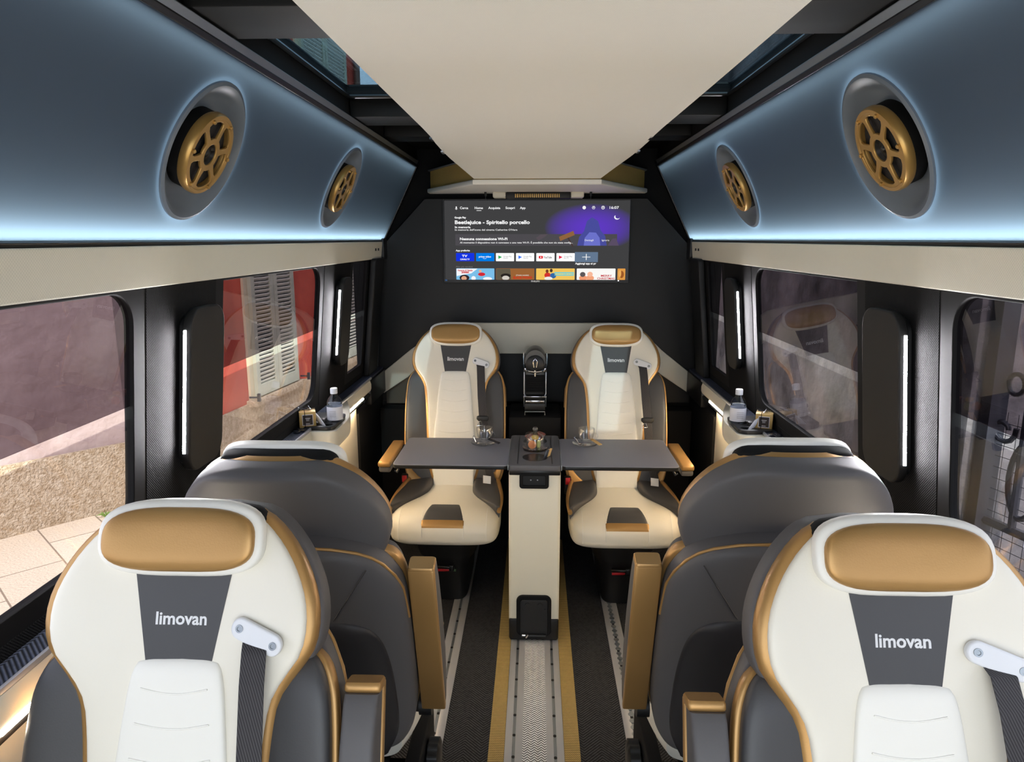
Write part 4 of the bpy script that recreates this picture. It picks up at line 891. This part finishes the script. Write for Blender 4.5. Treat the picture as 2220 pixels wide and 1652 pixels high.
        P(MB().cyl((sx * .25, .06, .10), (sx * .25, .10, .22), .007, 12).cyl((sx * .25, .04, .10), (sx * .25, .08, .22), .005, 12), 'bracket_rod', chrome)
        P(MB().box(-.20, .20, .02, .14, .20, .30, .01), 'cross_frame', blackm)
    return root
seat(-.385, 3.20, 0, .285, 'cream seat facing the camera behind the left table leaf, far left', [(-1, 'down')], tagl=True)
seat(.387, 3.19, 0, .285, 'cream seat facing the camera behind the right table leaf, far right', [(1, 'down')], tagl=True)
seat(-.538, .802, 0, .285, 'cream seat facing the camera in the left foreground', [(1, 'up')], knob=1)
seat(.533, .775, 0, .285, 'cream seat facing the camera in the right foreground, closest of all', [(-1, 'up')], knob=-1)
seat(-.515, 1.60, PI, .30, 'seat seen from its grey back, left side, facing the table', [(-1, 'up')], knob=-1)
seat(.520, 1.61, PI, .27, 'seat seen from its grey back, right side, facing the table', [(1, 'up')], knob=1)

# ------------------------------------------------------------------ cup trays and small things on the ledges
for s, nms in ((-1, 'left'), (1, 'right')):
    g = lambda x, y, z: (s * x, y, z)
    tr = thing('cup_tray', (s * .76, 2.55, .86), 'cream cup tray with black insert bulging from the %s ledge' % nms, 'cup tray', 'ledge cup trays')
    o = [(.81, 2.43)] + arc(.748, 2.46, .03, 270, 180, 6)[0:0] + [(.76, 2.432)] + arc(.748, 2.462, .03, 270, 180, 8) + [(.718, 2.60), (.726, 2.66), (.76, 2.80), (.812, 2.95), (.812, 2.43)]
    MB().plate([o[1:]], .066, lambda x, y, z: g(x, y, .889 + z), bev=.003).obj('tray_body', creamp, tr)
    i_ = [(.84, 2.445)] + [(.76, 2.442)] + arc(.752, 2.468, .026, 270, 180, 8) + [(.728, 2.60), (.735, 2.64), (.77, 2.66), (.84, 2.66)]
    MB().plate([i_, circ(.757, 2.478, .0215, 28), circ(.775, 2.55, .030, 32), circ(.752, 2.615, .0175, 24)], .012, lambda x, y, z: g(x, y, .9305 + z), bev=.002).obj('tray_insert', black, tr)
    MB().plate([i_], .004, lambda x, y, z: g(x, y, .9245 + z)).obj('tray_floor', blackg, tr)
    # bottle
    bx, by = .752 if s > 0 else .746, 2.545 if s < 0 else 2.575
    bt = thing('water_bottle', (s * bx, by, .93), 'small clear water bottle with white cap and label in the %s cup tray' % nms, 'bottle', 'water bottles')
    fnb = lambda a, b, c: (s * bx + a, by + b, .932 + c * 1.08)
    MB().lathe([(.0001, .0), (.026, .0), (.0285, .004), (.0285, .062), (.0275, .070), (.022, .082), (.014, .091), (.0105, .096), (.0105, .106), (.0001, .106)], fnb, 40).obj('bottle_wall', petm, bt)
    MB().lathe([(.0001, .002), (.0255, .002), (.0272, .006), (.0272, .064), (.0001, .064)], fnb, 32).obj('water', clearglass('water_' + nms, (.93, .96, 1), 1.15), bt)
    MB().lathe([(.0290, .008), (.0290, .054), (.0287, .054), (.0287, .008)], fnb, 40, closed=True).obj('bottle_label', paperw, bt)
    MB().lathe([(.0001, .098), (.0135, .098), (.0135, .114), (.012, .117), (.0001, .117)], fnb, 32).obj('bottle_cap', plastw, bt)
    q = MB()
    for i in range(4): q.box(-.012, .012, -.0298, -.0293, .022 + i * .006, .0232 + i * .006, 0, fn=fnb)
    q.obj('label_print', mat('print_grey_' + nms, (150, 150, 160), .6), bt)
    # gift box with ribbon
    gx0, gy0 = (.828, 2.475) if s < 0 else (.826, 2.50)
    gb_ = thing('gift_box', (s * gx0, gy0, .93), 'small gold card box tied with black string on the %s ledge' % nms, 'gift box', 'gold gift boxes')
    rot = -.36 * s
    def gf(a, b, c): return (s * gx0 + 1.0 * (a * math.cos(rot) - b * math.sin(rot)), gy0 + 1.0 * (a * math.sin(rot) + b * math.cos(rot)), .931 + c * 1.12)
    MB().box(-.029, .029, -.029, .029, 0, .052, .001, fn=gf).obj('box_body', kraft, gb_)
    MB().plate([rrect(-.019, .019, .008, .044, .0005, 1)], .0006, lambda x, y, z: gf(x, -.0292 + z, y)).obj('label_border', paperw, gb_)
    MB().plate([rrect(-.017, .017, .010, .042, .0005, 1)], .0008, lambda x, y, z: gf(x, -.0296 + z, y)).obj('box_label', mat('label_brown_' + nms, (52, 42, 40), .6), gb_)
    t_ = MB()
    for k, (wd, zz) in enumerate(((.018, .031), (.012, .0275), (.010, .024), (.014, .013))): t_.box(-wd / 2, wd / 2, -.0305, -.0300, zz, zz + (.0016 if k in (0, 3) else .0009), 0, fn=gf)
    t_.obj('label_print', letter, gb_)
    rb_ = MB()
    for o2 in (-.0095 * (1 if s < 0 else 1),):
        rb_.tube([gf(o2, -.0305, 0.001), gf(o2, -.0305, .0528), gf(o2, .0300, .0532), gf(o2, .0300, .001)], .0012, 6)
        rb_.tube([gf(-.0300, .012, .001), gf(-.0300, .012, .0532), gf(.0300, .012, .0532), gf(.0300, .012, .001)], .0012, 6)
        rb_.tube([gf(o2, .012, .0545), gf(o2 - .014, .016, .060), gf(o2 - .020, .010, .061), gf(o2 - .012, .005, .056), gf(o2, .012, .0545), gf(o2 + .014, .016, .059), gf(o2 + .020, .009, .060), gf(o2 + .010, .006, .056), gf(o2, .012, .0545), gf(o2 + .018, -.004, .055)], .0011, 6)
    rb_.obj('string', navy, gb_)
    # white wrapped packet leaning in the tray
    wx0, wy0 = .752, 2.485
    def pf_(u, v, w_):   # v along, leaning outwards
        px = wx0 + .010 + v * .62; pz = .915 + v * .78
        return (s * (px + w_ * .3 + u * .0), wy0 + u + v * .1, pz - w_ * .5) if False else (s * (px - w_ * .75 + u * .35), wy0 + u * .7 + v * .12 - w_ * .3, pz + w_ * .6 + u * .1)
    wp = MB().loft([(.0, 0, .015, -.002, .002, 4), (.01, 0, .019, -.008, .008, 3), (.05, 0, .019, -.010, .010, 3), (.086, 0, .018, -.007, .007, 3), (.095, 0, .017, -.001, .001, 4), (.106, .0, .019, -.0008, .0008, 4)], pf_, 24)
    tag(wp.obj('wrapped_packet', paperw), 'white paper-wrapped packet leaning out of the %s cup tray' % nms, 'packet', 'wrapped packets')
    # black holder beside the box and chocolates
    tag(MB().box(*sorted((s * .772, s * .792)), 2.500, 2.530, .931, .951, .004).obj('small_holder', black), 'small black open holder between the gold box and the cup tray, %s ledge' % nms, 'holder', 'black holders')
    for k, (dx, dy, rz_) in enumerate(((.846, 2.405, .4), (.836, 2.382, .2), (.820, 2.40, -.1))):
        c_, q_ = math.cos(rz_), math.sin(rz_)
        q = MB().box(-.011, .011, -.011, .011, 0, .004, .0008, fn=lambda a, b, c, dx=dx, dy=dy, c_=c_, q_=q_, k=k: (s * dx + a * c_ - b * q_, dy + a * q_ + b * c_, .9312 + c + a * .12 * (k == 2) + .001))
        tag(q.obj('chocolate_square', navy), ['dark wrapped chocolate square nearest the window, %s ledge', 'dark wrapped chocolate square between two others, %s ledge', 'dark wrapped chocolate square nearest the aisle, %s ledge'][k] % nms, 'chocolate', 'chocolate squares')

# ------------------------------------------------------------------ outside, left: lane and houses
GZ = -.6
gbm = MB(); LY = [(-12, GZ), (5.5, GZ), (8.0, -1.35), (30, -1.5)]
vs = [(x, y, z - d) for d in (0, .2) for y, z in LY for x in (-9, .98)]
gbm.add(vs, [(2 * i, 2 * i + 1, 2 * i + 3, 2 * i + 2) for i in range(3)] + [(8 + 2 * i, 8 + 2 * i + 1, 8 + 2 * i + 3, 8 + 2 * i + 2) for i in range(3)] + [(0, 1, 9, 8), (6, 7, 15, 14)] + [(2 * i + e, 2 * i + 2 + e, 2 * i + 10 + e, 2 * i + 8 + e) for i in range(3) for e in (0, 1)])
structure(gbm, 'floor_2', paving)
gbm = MB().box(.98, 16, -12, 30, GZ - .1, GZ + .001); tag(gbm.obj('gravel_yard', gravel), 'pale stony gravel yard behind the iron gate', 'gravel', kind='stuff')
def FX(y): return -(4.6 - .12 * y)
fc = thing('red_house', (FX(10), 10, -1.4), 'red rendered house with pebbled base outside the left windows', 'house')
def fplane(y, z, o): return (FX(y) - o, y, z)
MB().plate([[(7.2, -.42), (12.75, -.42), (12.75, 7.5), (7.2, 7.5)]], .2, lambda x, y, z: fplane(x, y, z + .1)).obj('red_render', redp, fc)
MB().plate([[(7.2, -1.6), (12.75, -1.6), (12.75, -.42), (7.2, -.42)]], .23, lambda x, y, z: fplane(x, y, z + .09)).obj('pebbled_base', stucco, fc)
MB().cyl(fplane(12.6, GZ, -.06), fplane(12.6, 7.5, -.06), .05, 16).obj('downpipe', mat('brown_pipe', (96, 74, 66), .6), fc)
MB().box(FX(10) - 3, FX(10) + .45, 7.1, 12.9, 7.5, 7.65).obj('roof', mat('roof_tile', (140, 90, 70), .8), fc)
def shutters(y0, y1, z0, z1, label):
    t = thing('window_shutters', fplane((y0 + y1) / 2, z0, -.02), label, 'shutters', 'grey-green louvred shutters')
    ym = (y0 + y1) / 2
    for a, b in ((y0, ym - .01), (ym + .01, y1)):
        q = MB().plate([[(a, z0), (b, z0), (b, z1), (a, z1)], [(a + .08, z0 + .14), (b - .08, z0 + .14), (b - .08, z1 - .1), (a + .08, z1 - .1)]], .05, lambda x, y, z: fplane(x, y, z - .05), bev=.004)
        lf = q.obj('shutter_leaf', shutm, t)
        sl = MB(); n = int((z1 - z0 - .26) / .052)
        for i in range(n):
            zz = z0 + .16 + i * .052
            sl.plate([[(a + .075, 0), (b - .075, 0), (b - .075, .010), (a + .075, .010)]], .050, lambda x, y, z, zz=zz: (lambda q_: fplane(x, zz + y - z * .75, -.05 + z * .7))(0))
        sl.obj('louvres', mat('louvre_grey', (206, 208, 198), .6) if 'louvre_grey' not in MATS else MATS['louvre_grey'], lf)
        MB().plate([[(a + .06, z0 + .12), (b - .06, z0 + .12), (b - .06, z1 - .08), (a + .06, z1 - .08)]], .006, lambda x, y, z: fplane(x, y, z - .012)).obj('shutter_back', MATS['matt_black'], lf)
    MB().plate([[(y0 - .1, z0 - .03), (y0 - .1, z1 + .08), (y1 + .1, z1 + .08), (y1 + .1, z0 - .03)], [(y0, z0), (y0, z1), (y1, z1), (y1, z0)]], .03, lambda x, y, z: fplane(x, y, z - .016)).obj('surround', mat('surround_cream', (206, 196, 166), .8) if 'surround_cream' not in MATS else MATS['surround_cream'], t)
    MB().box(-.12, .06, y0 - .16, y1 + .16, z0 - .10, z0 - .02, .01, fn=lambda x, y, z: (FX(y) + .06 + x, y, z)).obj('sill', stucco, t)
    for yy in (y0 - .12, y1 + .16):
        MB().cyl(fplane(yy, z0 + .02, -.02), fplane(yy, z0 + .02, -.14), .012, 8).box(-.02, .02, -.05, .05, -.05, .05, .004, fn=lambda x, y, z, yy=yy: (FX(yy) + .14 + x, yy + y * .3, z0 + .02 + z)).obj('shutter_hook', ironm, t)
shutters(8.63, 9.78, -.36, 1.95, 'louvred shutters low on the red house, nearer the camera')
shutters(10.75, 12.3, -.36, 1.95, 'louvred shutters low on the red house, partly hidden by the pillar')
shutters(10.45, 12.1, 3.0, 5.2, 'upper-floor louvred shutters seen through the dark skylight')
# nearer plastered wall at an angle
A0, A1 = Vector((-6.2, 2.3, 0)), Vector((-3.38, 5.56, 0)); AD = (A1 - A0); AL = AD.length; AD.normalize(); AN = Vector((-AD.y, AD.x, 0))
def nplane(u, z, o): p = A0 + AD * u + AN * o; return (p.x, p.y, z)
nw = thing('plastered_wall', A1[:2] + (GZ,), 'mauve plastered wall with rough beige base outside the near left window', 'outside wall')
MB().plate([[(0, -.05), (AL, -.05), (AL, 6.5), (0, 6.5)]], .3, lambda x, y, z: nplane(x, y, z + .15)).obj('plaster_face', mauve, nw)
MB().plate([[(0, GZ - .05), (AL, GZ - .05), (AL, -.05), (0, -.05)]], .36, lambda x, y, z: nplane(x, y, z + .15)).obj('roughcast_base', stucco, nw)
MB().box(-4.4, -3.45, 5.62, 7.25, -1.4, 6.5).obj('return_wall', mauve, nw)
for k, (x, y, r_) in enumerate(((-2.98, 3.93, .055), (-2.96, 4.10, .055), (-2.84, 4.05, .06), (-2.83, 4.2, .05), (-2.74, 4.26, .05), (-2.70, 4.15, .06))):
    bm = bmesh.new(); bmesh.ops.create_icosphere(bm, subdivisions=3, radius=1)
    for v in bm.verts: v.co = Vector((x + v.co.x * r_ * 1.3, y + v.co.y * r_, GZ + r_ * .45 + v.co.z * r_ * .6 * (1 + .1 * math.sin(5 * v.co.x + k))))
    q = MB(); q.bm(bm)
    tag(q.obj('cobble', plaster('cobble_%d' % k, [(150, 110, 84), (110, 104, 100), (120, 116, 112), (96, 92, 90), (130, 122, 112), (104, 100, 96)][k], [(200, 160, 128), (160, 154, 148), (176, 170, 164), (150, 146, 140), (180, 172, 160), (150, 146, 140)][k], 12, .004)), ['brown cobble at the left end of the row on the pale paving', 'grey cobble second from the left in the row on the paving', 'light grey cobble in the front of the row on the paving', 'dark cobble behind in the row on the paving', 'pale cobble towards the window frame in the row on the paving', 'grey cobble closest to the window frame in the row on the paving'][k], 'stone', 'cobbles on the paving')
wd = MB()
for i in range(16):
    a = random.uniform(0, 2 * PI); l = random.uniform(.03, .07)
    wd.tube([(-3.46, 5.28, GZ), (-3.46 + .5 * l * math.cos(a), 5.28 + .5 * l * math.sin(a), GZ + .03), (-3.46 + l * math.cos(a), 5.28 + l * math.sin(a), GZ + .025)], .006, 5, r2=.002)
tag(wd.obj('weed', mat('weed_green', (110, 140, 60), .8)), 'small green weed at the foot of the roughcast wall', 'weed')

# ------------------------------------------------------------------ outside, right: stone wall, gate
tag(MB().box(1.62, 1.9, 2.64, 12, GZ + .002, 4.5).obj('stone_wall', stonew), 'shaded grey stone wall close outside the right windows', 'outside wall')
pr_ = MB().box(1.54, 1.72, 2.50, 2.635, GZ + .002, 4.5, .01); tag(pr_.obj('gate_pillar', stonew), 'grey plastered gate pillar beside the iron gate', 'pillar')
tag(MB().box(1.56, 1.62, 3.3, 3.42, GZ, 2.4, .01).obj('wall_board', mat('weathered_wood', (92, 84, 82), .8, var=(9, .3))), 'weathered upright board leaning flat on the shaded stone wall', 'board')
gt = thing('iron_gate', (1.62, 2.36, GZ), 'dark wrought iron gate with scrolls and wire mesh outside the near right window', 'gate')
GD = Vector((.27, -1, 0)).normalized(); G0 = Vector((1.60, 2.46, 0))
def gp(u, z, o=0): p = G0 + GD * u; return (p.x + o, p.y, z)
MB().box(-.03, .03, -.03, .03, GZ, 1.55, .004, fn=lambda x, y, z: (G0.x + x, G0.y + y, z)).obj('gate_post', ironm, gt)
q = MB()
for z in (.62, .38, -.35): q.tube([gp(0, z), gp(1.1, z)], .016, 6)
for u in (.13, .30, .47, .64, .81, .98): q.tube([gp(u, .62), gp(u, 1.30)] , .013, 8)
q.tube([gp(.13, 1.30), gp(.17, 1.36), gp(.26, 1.36), gp(.30, 1.30)], .013, 8)
q.obj('gate_bars', ironm, gt)
sc = MB()
for k in range(4):
    u0 = .15 + .26 * k
    sc.tube([gp(u0 + .055 * math.cos(t), .80 + .13 * math.sin(t) ) for t in [2 * PI * i / 24 for i in range(24)]], .010, 8, closed=True)
    sc.tube([gp(u0 - .10 + (.03 + .004 * i) * math.cos(.5 * i) * .6, .96 + (.01 + .0035 * i) * math.sin(.5 * i)) for i in range(14)], .009, 8)
    sc.tube([gp(u0 + .10 * math.cos(t), .50 + .09 * math.sin(t)) for t in [PI + PI * i / 16 for i in range(17)]], .010, 8)
    sc.tube([gp(u0 + .10 * math.cos(t), .26 + .10 * math.sin(t)) for t in [PI * i / 16 for i in range(17)]], .010, 8)
for z in (1.12,): 
    for k in range(3): sc.tube([gp(.075 + .17 * k + .030 * math.cos(t), z + .035 * math.sin(t)) for t in [2 * PI * i / 20 for i in range(20)]], .008, 8, closed=True)
sc.obj('scrollwork', ironm, gt)
ms = MB()
for i in range(28): ms.tube([gp(.02 + i * .04, -.5), gp(.02 + i * .04, 1.02)], .0012, 4)
for i in range(38): ms.tube([gp(.0, -.5 + i * .04), gp(1.1, -.5 + i * .04)], .0012, 4)
ms.obj('wire_mesh', ironm, gt)
tag(MB().box(3.2, 3.6, -2, 14, GZ + .002, GZ + .22, .02).obj('kerb', mat('grey_kerb', (150, 150, 158), .8)), 'low grey kerb across the gravel behind the gate', 'kerb')
tag(MB().box(16.02, 16.5, -10, 30, GZ, 5).obj('far_wall', plaster('far_wall_grey', (90, 88, 92), (130, 128, 130), 1, .02)), 'distant grey wall beyond the gravel yard', 'outside wall')
